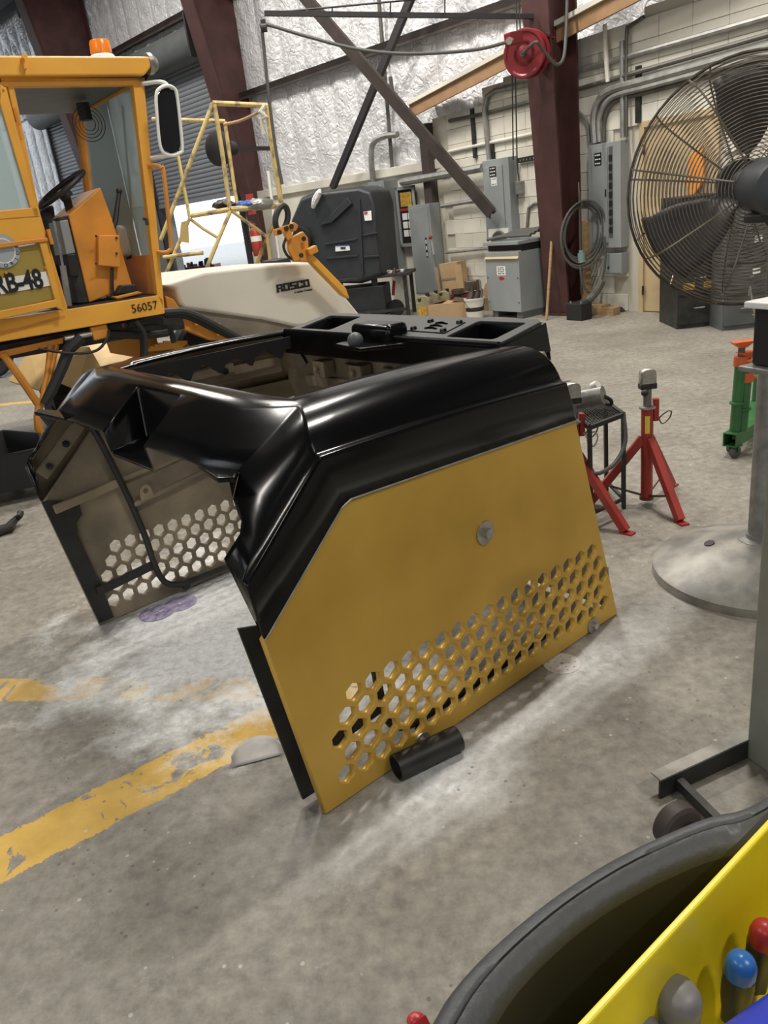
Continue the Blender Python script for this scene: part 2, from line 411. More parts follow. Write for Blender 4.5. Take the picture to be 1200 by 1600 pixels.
strips(-5.9, .7, 2.06, 3.66, 10); strips(-5.9, .7, 3.72, 5.30, 20); strips(.7, 5.5, 2.9, 4.6, 70); strips(-5.9, .7, 5.36, 7.3, 30)
strips(-11.1, -5.9, 5.36, 7.3, 40); strips(-11.1, -5.9, 4.95, 5.28, 50); strips(-11.1, -9.4, 2.2, 4.9, 60); strips(-18.5, -14.7, 2.2, 4.9, 80); strips(-18.5, -11.1, 4.95, 7.3, 90)
for z, x0, x1 in ((3.69,-5.9,1.4), (5.32,-11.5,-.2), (7.05,-14.5,-1)):
    bm = B(); bx(bm, x0, x1, -.1, .05, z-.045, z+.045); bx(bm, x0, x1, -.1, -.085, z-.075, z+.045); mk('girt', bm, 'brace_brown', wall_back, local=True)
for a, b_ in (((592,0),(613,265)), ((610,120),(614,150))):
    p, q = IW(*a, .03), IW(*b_, .03); bm = B(); tube(bm, [p, q], .03, 6); mk('wall_strap', bm, 'conduit_dark', wall_back, local=True)

# ---- roll-up doors in the back wall
def rolldoor(name, x0, x1, zb, zt, lab):
    d = thing(name, None, None, IWM @ Vector((x0, 0, 0)), IWA, kind='structure')
    w = x1-x0; p = .085; n = int((zt-zb)/p)
    bm = B(); prof = [(0,0),(-.012,.012),(-.02,.035),(-.016,.06),(-.004,.075),(0,.085)]
    mesh(bm, [(X, y, z) for y, z in prof for X in (0, w)], [(2*i, 2*i+1, 2*i+3, 2*i+2) for i in range(len(prof)-1)])
    sm = meshof('slat', bm, 'shutter', True)
    for k in range(n): inst('slat', sm, d, (0, -.02, zb+k*p))
    bm = B(); bx(bm, -.02, w+.02, -.05, .01, zb-.09, zb); mk('bottom_bar', bm, 'shutter', d, local=True)
    bm = B(); cyl(bm, (-.1, -.22, zt+.12), (w+.1, -.22, zt+.12), .3, n=24); mk('roller_hood', bm, 'panel_dark', d, local=True, smooth=True)
    bm = B(); bx(bm, w+.12, w+.17, -.62, .08, zt-.2, zt+.5); mk('end_plate', bm, 'brace_dark', d, local=True)
    for X in (-.1, w+.02):
        bm = B(); bx(bm, X, X+.08, -.09, .02, 0, zt); mk('guide', bm, 'brace_dark', d, local=True)
rolldoor('door_1', -9.3, -6.0, 2.15, 4.62, ''); rolldoor('door_2', -14.5, -11.15, 2.6, 4.62, '')

# ---- pavement seen through the open door
mat('asphalt', (0.42,0.41,0.39), .9, var=.2)
bm = B(); bx(bm, -60, 14, -.1, 60, -.05, .004); bmesh.ops.transform(bm, matrix=IWM @ Matrix.Translation((0,.35,0)), verts=bm.verts)
mk('pavement', bm, 'asphalt', kind='structure')

# ---- block wall of the office
wall_right = thing('wall_right', None, None, BWP, BWA, kind='structure')
DX0, DX1, DZ = .0, .92, 2.0
def wtop(x): return 2.66 + (x+4.15)*.115
bm = B(); bx(bm, -3.75, DX0, .008, .2, 0, 2.6); bx(bm, DX1, 9, .008, .2, 0, 3.4); bx(bm, DX0, DX1, .008, .2, DZ, 3.1); bx(bm, -3.75, -3.55, .2, 3.2, 0, 2.6)
bx(bm, -2.2, 0, .008, .2, 2.6, 2.85)
mk('masonry', bm, 'mortar', wall_right, local=True)
bm = B(); box(bm, (0,0,0), (.397,.03,.197)); bmesh.ops.bevel(bm, geom=bm.edges[:], offset=.005, segments=1, affect='EDGES')
bme = meshof('block', bm, 'cream')
for r in range(16):
    z = .1+r*.2
    for c in range(-10, 7):
        x = c*.4 + (.2 if r % 2 else 0)
        if r >= 11: x = c*.4
        if x-.2 < -3.8 or z+.1 > wtop(x)-.02: continue
        if x+.2 > DX0-.03 and x-.2 < DX1+.03 and z < DZ+.05: continue
        inst('block', bme, wall_right, (x, random.uniform(-.004,.002), z))
bm = B(); bx(bm, -3.93, -3.75, -.12, .06, 0, 2.55); mk('corner_post', bm, 'brace_brown', wall_right, local=True)
# fascia and roof edge above it
bm = B(); a = Vector((-3.8,-.32,2.72)); b_ = Vector((6,-.32,2.72+9.8*.115))
bar(bm, a, b_, .035, .16); bar(bm, a+Vector((0,.2,.08)), b_+Vector((0,.2,.08)), .42, .03)
mk('fascia', bm, 'fascia', wall_right, local=True)
bm = B(); bar(bm, a+Vector((0,-.02,.1)), b_+Vector((0,-.02,.1)), .07, .05); mk('drip_edge', bm, 'cream', wall_right, local=True)
# door of the office
dr = thing('door_3', None, None, BWP, BWA, kind='structure')
bm = B(); bx(bm, DX0+.03, DX1-.03, -.0, .05, .01, DZ-.03); mk('door_leaf', bm, 'tan_paint', dr, local=True)
for x0, x1, z0, z1 in ((DX0-.03,DX0+.03,0,DZ+.03), (DX1-.03,DX1+.03,0,DZ+.03), (DX0+.03,DX1-.03,DZ-.03,DZ+.03)):
    bm = B(); bx(bm, x0, x1, -.025, .06, z0, z1); mk('door_frame', bm, 'tan_paint', dr, local=True)
for z in (.25, 1.0, 1.75):
    bm = B(); cyl(bm, (DX0+.035,-.03,z-.05), (DX0+.035,-.03,z+.05), .012, n=8); mk('hinge', bm, 'dark_steel', dr, local=True)
# ---- outer shell (behind the camera) with open bays
wl = thing('wall_left', None, None, (0,0,0), kind='structure')
mat('shell', (0.16,0.155,0.15), .8)
bm = B(); bx(bm, -16.2, -16, -12, 5, 4.6, 9); bx(bm, -16.2, -16, -12, -8, 0, 9); bx(bm, -16.2, -16, -1.5, 1.5, 0, 9); bx(bm,-16.2,-16,5,26,0,9); mk('cladding', bm, 'shell', wl, local=True)
wf = thing('wall_front', None, None, (0,0,0), kind='structure')
bm = B(); bx(bm, -16, 13, -12.2, -12, 4.8, 9); bx(bm, -16, -12, -12.2, -12, 0, 9); bx(bm, -6, -3, -12.2, -12, 0, 9); bx(bm, 3, 13, -12.2, -12, 0, 9); mk('cladding', bm, 'shell', wf, local=True)
bm = B(); bx(bm, 9, 9.2, -12, 6, 0, 9); mk('wall_side', bm, 'shell', kind='structure')
# ---- ceiling with purlins and a rooflight
cl = thing('ceiling', None, None, (0,0,0), IWA, kind='structure')
mat('roof_dark', (0.10,0.095,0.10), .7); mat('rooflight', (0.75,0.8,0.8), .5, emis=.35)
CZ = 7.4
bm = B(); bx(bm, -26, 14, -4.5, 30, CZ, CZ+.1); bx(bm, -26, 14, -22, -4.5, CZ, CZ+.1)
mk('roof_deck', bm, 'roof_dark', cl, local=True)
for k in range(-5, 12):
    bm = B(); bx(bm, -26, 14, k*1.5+.0, k*1.5+.07, CZ-.2, CZ); mk('purlin', bm, 'brace_dark', cl, local=True)

# ---- lamps hanging under the roof: LED battens that really light the shop
mat('lamp_glow', (1.0,0.96,0.9), .5, emis=6.0); mat('lamp_case', (.6,.6,.6), .5)
LWHERE = ['left of the engine hood','above the sweeper cab','above the far end of the hood','behind the camera on the right','near the transformer','behind the camera on the left','beside the roll-up door','before the silver insulation']
for i, (x, y, z, pw) in enumerate(LAMPS):
    t = thing('high_bay_lamp', 'long white batten lamp hanging below the roof '+LWHERE[i], 'lamp', (x,y,z), R_(40), group='batten lamps under the roof')
    bm = B(); bx(bm, -.75, .75, -.13, .13, .04, .10); mk('housing', bm, 'lamp_case', t, local=True)
    bm = B(); bx(bm, -.72, .72, -.10, .10, .025, .04); mk('diffuser', bm, 'lamp_glow', t, local=True)
    for X in (-.5, .5):
        bm = B(); tube(bm, [(X,0,.1),(X,0,CZ-z)], .006, 5); mk('hanger', bm, 'dark_steel', t, local=True)
    ld = bpy.data.lights.new('lamp_light', 'AREA'); ld.shape = 'RECTANGLE'; ld.size = 1.44; ld.size_y = .2; ld.energy = pw; ld.color = (1.0,0.95,0.87)
    lo = bpy.data.objects.new('lamp_light', ld); COL.objects.link(lo); lo.parent = t; lo.location = (0,0,.02)

# ---- steel columns and bracing
def column(lab, px, base_px, out, dep0, dep1, wid, z1, Yb=None, back=.0):
    p = FL(*base_px); t = thing('steel_column', lab, 'column', p, IWA)
    h = wid/2
    bm = B(); k = (dep1-dep0)
    mesh(bm, [(-h,-dep0,0),(h,-dep0,0),(h,-dep0+.03,0),(-h,-dep0+.03,0),(-h,-dep1,z1),(h,-dep1,z1),(h,-dep1+.03,z1),(-h,-dep1+.03,z1)], [(0,1,2,3),(4,7,6,5),(0,4,5,1),(1,5,6,2),(2,6,7,3),(3,7,4,0)])
    mk('inner_flange', bm, 'column_red', t, local=True)
    bm = B(); mesh(bm, [(-.012,-dep0+.03,0),(.012,-dep0+.03,0),(.012,-.02,0),(-.012,-.02,0),(-.012,-dep1+.03,z1),(.012,-dep1+.03,z1),(.012,-.02,z1),(-.012,-.02,z1)], [(0,1,2,3),(4,7,6,5),(0,4,5,1),(1,5,6,2),(2,6,7,3),(3,7,4,0)])
    mk('web', bm, 'column_red', t, local=True)
    bm = B(); bx(bm, -h, h, -.02, .01, 0, z1); mk('outer_flange', bm, 'column_red', t, local=True)
    bm = B(); bx(bm, -h-.03, h+.03, -dep0-.05, .05, 0, .025); mk('base_plate', bm, 'column_red', t, local=True)
    return t

# ================================================================== engine hood
HG = FL(510,1275); HA = math.atan2(.617,.787); HW = 1.64
hood = thing('engine_hood', 'large black and gold engine hood with hexagon vent holes standing on the floor', 'engine hood', HG, HA)
def mir(p): return (p[0], HW-p[1], p[2])
def bez(p0, p1, p2, p3, n):
    out = []
    for i in range(n+1):
        t = i/n; out.append(p0*(1-t)**3 + p1*3*t*(1-t)**2 + p2*3*t*t*(1-t) + p3*t**3)
    return out
def shell_mesh():
    X = Vector
    E, D, C = X((-.08,-.006,.585)), X((.206,-.006,.843)), X((1.141,-.006,.804))
    K0, K1, KR = X((-.099,-.005,.743)), X((.154,-.005,.974)), X((1.098,-.005,.936))
    Q0, Q1, QR = X((-.095,.012,.749)), X((.152,.016,.981)), X((1.098,.016,.943))
    Wf = [X((-.013,.143,.894)), X((-.0285,.093,.854)), X((-.045,.080,.832)), X((-.097,.081,.787))]
    Lc = X((.034,.169,.950)); R0, R1 = X((.255,.262,1.066)), X((1.05,.215,1.046))
    NS, NP, JS = 10, 9, 6
    st = []
    for i in range(NS+1):
        t = i/NS; q = Q1.lerp(QR, t); r = R0.lerp(R1, t)
        q = q + X((0,0,.008*math.sin(math.pi*t))); r = r + X((0,0,.010*math.sin(math.pi*t)))
        st.append(bez(q, q+X((.004,.030,.062)), r+X((-.03*(1-t)+.03*t,-.135,.022)), r, NP))
    kk = [K1.lerp(KR, i/NS) + X((0,0,.008*math.sin(math.pi*i/NS))) for i in range(NS+1)]
    fs = st[0]; S0 = fs[JS]
    left = [S0, S0.lerp(Lc,.33), S0.lerp(Lc,.67), Lc] + Wf
    fr_ = [0,.17,.34,.5,.63,.74,.84,1]
    right = [Q1.lerp(Q0, f) for f in fr_]; kw = [K1.lerp(K0, f) for f in fr_]
    wing = []
    for i in range(8):
        row = []
        for c in range(JS+1):
            b_ = fs[c] - Q1.lerp(S0, c/JS); row.append(right[i].lerp(left[i], c/JS) + b_*(1-i/7))
        wing.append(row)
    prof = [(.255,1.066),(.222,1.075),(.182,1.074),(.150,1.060),(.105,1.026),(.055,.986),(.004,.946)]
    rowsN = JS + 0
    cols = []
    c0 = [fs[9], fs[8], fs[7], S0, left[1], left[2], Lc]
    cols.append(c0)
    for v_, sag in ((.30,.004),(.42,-.002),(.54,0),(.67,0)):
        cols.append([X((u_, v_, z_ - (sag if k > 4 else 0))) for k, (u_, z_) in enumerate(prof)])
    bm = B(); cache = {}
    def vert(p, s):
        q = mir(p) if s else tuple(p); key = tuple(round(x, 5) for x in q)
        if key not in cache: cache[key] = bm.verts.new(q)
        return cache[key]
    def face(pts, s):
        L = []
        for p in pts:
            v_ = vert(p, s)
            if v_ not in L: L.append(v_)
        if len(L) < 3: return
        try: bm.faces.new(L[::-1] if s else L)
        except ValueError: pass
    def grid(rows, s):
        for a, b_ in zip(rows, rows[1:]):
            for i in range(len(a)-1): face((a[i], a[i+1], b_[i+1], b_[i]), s)
    for s in (0, 1):
        grid([[st[i][j] for i in range(NS+1)] for j in range(NP+1)], s)                 # shoulder
        grid([kk, [st[i][0] for i in range(NS+1)]], s)                                  # chamfer along the side crease
        grid([[w_ for w_ in r] for r in zip(*wing)], s)                                 # wing
        grid([kw, right], s)
        face([E, D] + kw[::1] , s)                                                      # band under the wing
        face([D, C] + kk[::-1], s)
        face([E, K0, Q0, Wf[-1]], s)
        grid(cols, s)                                                                   # front roll and slope
        N = cols[-1]
        face([N[3], N[4], N[5], N[6], X((.015,.67,.872)), X((.142,.67,.889))], s)       # pocket side
        face(st[NS][::-1] + [kk[NS], C, X((1.165,.03,.80)), X((1.12,.22,.90))], s)      # rear end
        dn = [X((.262,.28,1.0)), X((.262,.42,1.0)), X((.262,.54,1.0)), X((.262,.67,1.0))]
        grid([[cols[0][0], cols[2][0], cols[3][0], cols[4][0]], dn], s)
    N = cols[-1]; m_ = lambda p: X(mir(p))
    for a, b_ in ((N[0],N[1]),(N[1],N[2]),(N[2],N[3]),(N[3],X((.142,.67,.889))),(X((.142,.67,.889)),X((.015,.67,.872))),(N[0],X((.262,.67,1.0)))):
        face((a, b_, m_(b_), m_(a)), 0)
    bmesh.ops.recalc_face_normals(bm, faces=bm.faces)
    tot = sum(f.normal.z*f.calc_area() for f in bm.faces)
    if tot < 0: bmesh.ops.reverse_faces(bm, faces=bm.faces)
    lay = bm.edges.layers.float.new('bevel_weight_edge'); bm.normal_update()
    chains = [left[:4], [c_[3] for c_ in cols], [c_[6] for c_ in cols]]
    want = set()
    for ch_ in chains:
        for s in (0, 1):
            for a, b_ in zip(ch_, ch_[1:]): want.add(frozenset((vert(a, s), vert(b_, s))))
    for e in bm.edges:
        if frozenset(e.verts) in want or (len(e.link_faces) == 2 and e.calc_face_angle(0) > R_(27)): e[lay] = 1.0
    return bm
bm = shell_mesh()
sh = mk('upper_shell', bm, ['black_gloss','hood_inside'], hood, local=True, label='glossy freshly painted black upper shell', fix=False)
for v in list(sh.data.polygons): v.use_smooth = True
md = sh.modifiers.new('bevel', 'BEVEL'); md.width = .007; md.segments = 3; md.limit_method = 'WEIGHT'
md = sh.modifiers.new('solid', 'SOLIDIFY'); md.thickness = .012; md.offset = -1; md.material_offset = 1; md.material_offset_rim = 0
sh.data.set_sharp_from_angle(angle=R_(60))

# gold side panels with hexagon vents
def hexc(cx, cy, r): return [(cx+r*math.sin(math.pi/3*i), cy+r*math.cos(math.pi/3*i)) for i in range(6)]
HP = .0663
holes = []
for z, u0, n in ((.315,.152,17), (.2576,.1188,18), (.2002,.0857,19), (.1428,.1188,18), (.0854,.0857,19)):
    holes += [hexc(u0+k*HP, z, .0292) for k in range(n)]
GO = [(0,0.004), (1.362,0.004), (1.141,.806), (.225,.848), (.206,.843), (.190,.832), (-.08,.585)]
def gold_panel(side):
    M = axes((0,.012,0),(1,0,0),(0,0,1),(0,-1,0)) if side == 0 else axes((0,HW-.012,0),(1,0,0),(0,0,1),(0,-1,0))
    bm = plate2d(GO, holes, .024, M, bevel=.0035)
    bmesh.ops.recalc_face_normals(bm, faces=bm.faces)
    for f in bm.faces:
        inner = f.normal.y > .5 if side == 0 else f.normal.y < .75
        f.material_index = 1 if inner else 0
    return mk('side_panel', bm, ['gold','hood_inside'], hood, local=True, label='gold painted side panel with hexagon holes' if side == 0 else 'tan inner face of the far side panel', fix=False)
gp = gold_panel(0); gl = gold_panel(1)
# pale primer line along the paint edge
bm = B(); tube(bm, [(-.078,-.004,.59),(.195,-.004,.834),(.225,-.004,.846),(1.138,-.004,.806)], .0035, 6); mk('paint_edge', bm, 'zinc', gp, local=True)
# washers and bolts
for uu, zz, r in ((.69,.583,.036), (1.205,.03,.03), (.36,.03,.03)):
    bm = B(); cyl(bm, (uu,-.001,zz), (uu,-.006,zz), r, n=24); w_ = mk('washer', bm, 'zinc', gp, local=True, smooth=True)
    bm = B(); cyl(bm, (uu,-.006,zz), (uu,-.02,zz), r*.42, n=6); mk('bolt', bm, 'zinc', w_, local=True)
# rear panel
bm = B(); prism(bm, [(1.362,.02,.03),(1.362,HW-.02,.03),(1.150,HW-.02,.80),(1.125,HW-.10,1.02),(1.125,.10,1.02),(1.150,.02,.80)], (-.02,0,0)); mk('rear_panel', bm, 'hood_inside', hood, local=True)
for vv in (.38,.62,.86,1.1,1.3):
    bm = B(); bar(bm, (1.315,vv,.1), (1.105,vv,.92), .05, .02, (1,0,0)); mk('rear_rib', bm, 'hood_inside', hood, local=True, bevel=.004)
bm = B(); bar(bm, (1.13,.2,.82), (1.13,1.45,.82), .04, .05); mk('rear_rail', bm, 'hood_inside', hood, local=True, bevel=.006)
for vv in (.5,.75,1.0,1.25):
    bm = B(); bx(bm, 1.05, 1.11, vv-.04, vv+.04, .86, .93); cyl(bm, (1.05,vv,.9),(1.03,vv,.9),.014,n=6); mk('bracket', bm, 'hood_inside', hood, local=True, bevel=.006)
# rear deck
M = axes((1.03,.215,1.045),(0,1,0),(.25,0,.035),(0,0,1)); L_ = 1.21
ax_y = Vector((.25,0,.035)).normalized(); M = axes((1.03,.215,1.046),(0,1,0),ax_y,ax_y.cross(Vector((0,1,0))))
DK = .252
bm = plate2d([(0,0),(L_,0),(L_,DK*.9),(L_-.03,DK),(.03,DK),(0,DK*.9)], [rrect(.05,.27,.045,.215,.015), rrect(L_-.27,L_-.05,.045,.215,.015)], .02, M, bevel=.003)
deck = mk('rear_deck', bm, 'black_matte', hood, local=True)
for sx in (.05, L_-.27):
    bm = B(); a = [M @ Vector((sx+x, y, z)) for x, y, z in ((0,.045,0),(.22,.045,0),(.22,.215,0),(0,.215,0),(.02,.06,-.07),(.2,.06,-.07),(.2,.2,-.07),(.02,.2,-.07))]
    mesh(bm, a, [(4,5,6,7),(0,1,5,4),(1,2,6,5),(2,3,7,6),(3,0,4,7)])
    mk('recess_tray', bm, 'black_gloss', deck, local=True)
bm = B(); bx(bm, 1.02, 1.045, .2, 1.44, .96, 1.05); mk('deck_lip', bm, 'black_gloss', hood, local=True, bevel=.006)
bm = B(); tube(bm, [(1.035,.21,1.052),(1.035,1.43,1.052)], .013, 10); mk('deck_bead', bm, 'black_gloss', deck, local=True, smooth=True)
bm = B()
for vv in (.215, L_+.215-.012):
    mesh(bm, [(1.03,vv,1.04),(1.28,vv,1.08),(1.30,vv,.98),(1.05,vv,.98),(1.03,vv+.012,1.04),(1.28,vv+.012,1.08),(1.30,vv+.012,.98),(1.05,vv+.012,.98)], [(0,1,2,3),(4,7,6,5),(0,4,5,1),(1,5,6,2),(2,6,7,3),(3,7,4,0)])
mesh(bm, [(1.28,.215,1.08),(1.28,1.425,1.08),(1.30,1.425,.95),(1.30,.215,.95)], [(0,1,2,3)])
mk('deck_skirt', bm, 'black_matte', deck, local=True)
# plate with four knobs on the deck
M2 = M @ Matrix.Translation((.0,0,.012))
bm = plate2d([(.30,.07),(.50,.075),(.49,.19),(.31,.19)], [], .004, M2); pl4 = mk('cover_plate', bm, 'black_matte', deck, local=True)
for x, y in ((.32,.085),(.48,.09),(.325,.175),(.475,.175)):
    bm = B(); cyl(bm, M2 @ Vector((x,y,0)), M2 @ Vector((x,y,.012)), .014, .011, n=12); mk('knob', bm, 'black_gloss', pl4, local=True, smooth=True)
for k in range(3):
    bm = B(); tube(bm, [M2 @ Vector((.37,.1+.028*k,.003)), M2 @ Vector((.40,.106+.028*k,.006)), M2 @ Vector((.43,.1+.028*k,.003))], .004, 6, smooth=3); mk('rib', bm, 'black_gloss', pl4, local=True)
# latch bump with grey knob
bm = B(); bx(bm, 1.0, 1.10, .70, .93, 1.02, 1.105); bump = mk('latch_bump', bm, 'black_gloss', hood, local=True, bevel=.02, seg=4, smooth=True)
bm = B(); prism(bm, [(.90,.76,1.028),(1.02,.64,1.028),(1.05,.64,1.028),(1.05,.96,1.028),(.93,.94,1.028)], (0,0,.015)); mk('latch_shelf', bm, 'black_gloss', bump, local=True, bevel=.004)
bm = B(); ball(bm, (.945,.83,1.058), .03, n=16); cyl(bm, (.945,.83,1.043),(.945,.83,1.05),.024,n=16); mk('sensor_knob', bm, 'panel_dark', bump, local=True, smooth=True)
# ears at the ends of the front lip
for s in (0, 1):
    f = mir if s else (lambda p: p)
    P0 = [(.015,.36,.938),(.034,.175,.950),(-.02,.10,.962),(-.045,.14,.960)]
    bm = B(); a = [f(p) for p in P0]; b_ = [f((p[0],p[1],p[2]-.014)) for p in P0]
    mesh(bm, a+b_, [(0,1,2,3),(7,6,5,4),(0,4,5,1),(1,5,6,2),(2,6,7,3),(3,7,4,0)]); ear = mk('corner_ear', bm, 'black_gloss', sh, local=True, bevel=.004)
    bm = B(); P1 = [(.03,.175,.94),(-.03,.11,.952),(-.015,.14,.90)]
    a = [f(p) for p in P1]; b_ = [f((p[0]+.008,p[1]+.012,p[2])) for p in P1]; mesh(bm, a+b_, [(0,1,2),(5,4,3),(0,3,4,1),(1,4,5,2),(2,5,3,0)]); mk('gusset', bm, 'black_matte', sh, local=True)
# toothed inner flange under the rim on both sides
for s in (0, 1):
    y = .262 if s == 0 else HW-.262
    top = [(.27,1.05),(1.03,1.035)]; low = [(1.03,.985)]
    x = .98
    while x > .40:
        low += [(x,.985),(x-.02,.955),(x-.03,.955),(x-.085,1.0),(x-.10,1.005),(x-.115,.995)]; x -= .145
    low += [(.27,1.0)]
    bm = plate2d(top+low, [], .006, axes((0,y,0),(1,0,0),(0,0,1),(0,-1,0))); mk('toothed_flange', bm, 'black_matte', hood, local=True)
# inner frames (both sides)
for s in (0, 1):
    yy = lambda d: d if s == 0 else HW-d
    def P(u, z, d=.05): return (u, yy(d), z)
    bm = plate2d([(-.085,.60),(-.003,.02),(.06,.02),(.048,.15),(.012,.42),(.02,.475),(.05,.50),(.05,.56)], [], .008, axes((0 if s else -.015,yy(.034 if s else .082),0),(1,0,0),(0,0,1),(0,-1,0)))
    mk('front_post', bm, 'bar_black', hood, local=True)
    bm = B(); bar(bm, P(.02,.163,.05), P(.275,.185,.05), .012, .04); mk('low_bar', bm, 'bar_black', hood, local=True, bevel=.003)
    bm = B(); bar(bm, P(-.05,.555,.045), P(.235,.585,.045), .02, .035); bar(bm, P(.235,.59,.045), P(1.1,.67,.045), .012, .02); mk('upper_bar', bm, 'hood_inside', hood, local=True, bevel=.003)
    bm = B(); tube(bm, [P(.165,.83,.05),P(.18,.80,.06),P(.232,.56,.06),P(.268,.33,.06),P(.278,.19,.06),P(.30,.10,.06),P(.35,.06,.06),P(.42,.05,.06),P(.65,.047,.06),P(1.05,.06,.06)], .0135, 10, smooth=4); mk('tube_frame', bm, 'bar_black', hood, local=True, smooth=True)
    bm = B(); tube(bm, [P(.25,.475,.06),P(.56,.515,.06),P(1.1,.58,.06)], .012, 8); mk('cross_tube', bm, 'hood_inside', hood, local=True, smooth=True)
    bm = plate2d([(.28,.485),(.34,.49),(.335,.535),(.32,.55),(.30,.55),(.287,.535)], [[(.31+.012*math.cos(k),.525+.012*math.sin(k)) for k in [i*math.pi/4 for i in range(8)]]], .006, axes((0,yy(.08),0),(1,0,0),(0,0,1),(0,-1,0))); mk('tube_bracket', bm, 'hood_inside', hood, local=True)
    bm = B(); bar(bm, P(-.06,.70,.04), P(.13,.855,.04), .012, .055); st_ = mk('bolt_strip', bm, 'hood_inside', hood, local=True, bevel=.003)
    for uu, zz in ((-.023,.728),(.059,.795)):
        bm = B(); cyl(bm, P(uu,zz,.046), P(uu,zz,.056), .013, n=12); cyl(bm, P(uu,zz,.056), P(uu,zz,.064), .007, n=8); mk('bolt', bm, 'bar_black', st_, local=True)
    bm = B(); bar(bm, P(.32,.93,.10), P(1.05,.90,.10), .02, .07); mk('top_stiffener', bm, 'hood_inside', hood, local=True, bevel=.004)
    bm = B(); cyl(bm, P(.40,.03,.03), P(.40,.03,.055), .018, n=12); mk('bottom_bolt', bm, 'dark_steel', hood, local=True)
bm = B(); bx(bm, .45, .8, HW-.13, HW-.115, .90, .97); pp = mk('nut_plate', bm, 'hood_inside', hood, local=True, bevel=.003)
for uu in (.5,.75):
    bm = B(); cyl(bm, (uu,HW-.13,.935),(uu,HW-.145,.935),.014,n=10); mk('nut', bm, 'bar_black', pp, local=True)

# ================================================================== columns, bracing, hose reel
colR = column('dark red steel column carrying the red hose reel', None, (893,486), 0, .30, .78, .34, 7.0)
colL = column('dark steel column beside the tall roll-up door', None, (455,466), 0, .35, 1.5, .36, 7.0)
p_ = IWM @ Vector((-11.0,-.05,0)); c2 = column('dark steel column beyond the sweeper cab, left of the roll-up door', None, (455,466), 0, .35, 1.5, .36, 7.3)
c2.location = p_
for k, (x, lb) in enumerate(((-11.0,'dark roof rafter above the sweeper cab'), (-5.55,'dark roof rafter over the left column'))):
    bm = B(); bx(bm, x-.13, x+.13, -13, -1.2, 6.75, 6.78); bx(bm, x-.13, x+.13, -13, -1.2, 7.36, 7.39); bx(bm, x-.012, x+.012, -13, -.5, 6.78, 7.36)
    bmesh.ops.transform(bm, matrix=IWM, verts=bm.verts); mk('roof_rafter', bm, 'brace_dark', label=lb, cat='rafter')
def bracep(name, lab, a, b_, Ya, Yb, w, h, m):
    p, q = AT(*a, Ya), AT(*b_, Yb)
    bm = B(); bar(bm, p, q, w, h, (-.77,-.64,0)); bar(bm, p+Vector((.05,.04,0)), q+Vector((.05,.04,0)), w*.25, h*.9, (-.77,-.64,0))
    return mk(name, bm, m, label=lab, cat='brace')
def ext(a, b_, t): return (a[0]+(b_[0]-a[0])*t, a[1]+(b_[1]-a[1])*t)
bracep('diagonal_brace', 'long brown diagonal brace running down to the grey electrical panel', ext((480,0),(765,330),-.35), (768,333), 12.4, 10.9, .16, .05, 'brace_brown')
bracep('diagonal_brace', 'thin black diagonal brace in front of the silver insulation', ext((640,0),(520,290),-.3), (519,294), 11.7, 13.6, .11, .05, 'brace_dark')
# jib boom for the hose
tip = AT(413,21,9.2); root = AT(836,26,9.62)
bo = thing('hose_boom', 'thin dark boom reaching left from the red column, carrying the air hose', 'boom', (root.x, root.y, root.z))
bm = B(); bar(bm, tip, root, .045, .045); mk('arm', bm, 'brace_dark', bo)
bm = B(); tube(bm, [tip, AT(640,0,9.5), AT(760,-12,9.6)], .01, 6); mk('tie_rod', bm, 'brace_dark', bo)
for x, y in ((519,12),(610,3),(695,-4)):
    bm = B(); tube(bm, [AT(x,22,9.35), AT(x,y,9.35)], .008, 5); mk('stay', bm, 'brace_dark', bo)
bm = B(); box(bm, AT(412,40,9.2), (.05,.06,.1)); mk('pulley_block', bm, 'brace_dark', bo)
bm = B(); x_,y_,z_ = frame(AT(410,44,9.15), AT(418,44,9.2)); cyl(bm, AT(408,44,9.17), AT(417,43,9.17), .04, n=14); mk('pulley', bm, 'dark_steel', bo)
hp = [AT(799,64,9.15), AT(740,78,9.1), AT(640,84,9.1), AT(560,77,9.15), AT(480,57,9.2), AT(414,38,9.2), AT(410,48,9.18), AT(413,80,9.18), AT(421,160,9.17), AT(432,240,9.16), AT(441,288,9.15)]
bm = B(); tube(bm, hp, .017, 8, smooth=5); mk('air_hose', bm, 'hose_grey', smooth=True, label='dark air hose strung from the red reel to the boom tip', cat='hose')
# hose reel
rc = AT(823,84,9.35); ax = Vector((-.55,-.83,-.05)).normalized()
rl = thing('hose_reel', 'red round hose reel bolted to the dark red column', 'hose reel', rc)
def disc_on(bm, c, ax, r, t, n=32):
    cyl(bm, c-ax*(t/2), c+ax*(t/2), r, n=n)
for k, (s_, r) in enumerate(((-.075,.235), (.075,.235))):
    bm = B(); c = rc+ax*s_; x_, y_, z_ = frame((0,0,0), ax)
    M = axes(c, x_, y_, z_); lathe(bm, [(.0,.012),(.06,.012),(.08,.0),(.19,.0),(.205,.012),(.225,.012),(.235,0),(.235,-.006),(.0,-.006)], M, 36); mk('side_disc', bm, 'red_dark', rl, smooth=True)
bm = B(); cyl(bm, rc-ax*.075, rc+ax*.075, .12, n=24); mk('drum', bm, 'red_dark', rl, smooth=True)
bm = B(); [tube(bm, [rc+ax*(-.05+.033*k)+frame((0,0,0),ax)[0]*(.18*math.cos(a))+frame((0,0,0),ax)[1]*(.18*math.sin(a)) for a in [i*math.pi/12 for i in range(24)]], .017, 6, closed=True) for k in range(4)]
mk('wound_hose', bm, 'hose_grey', rl, smooth=True, kind='stuff')
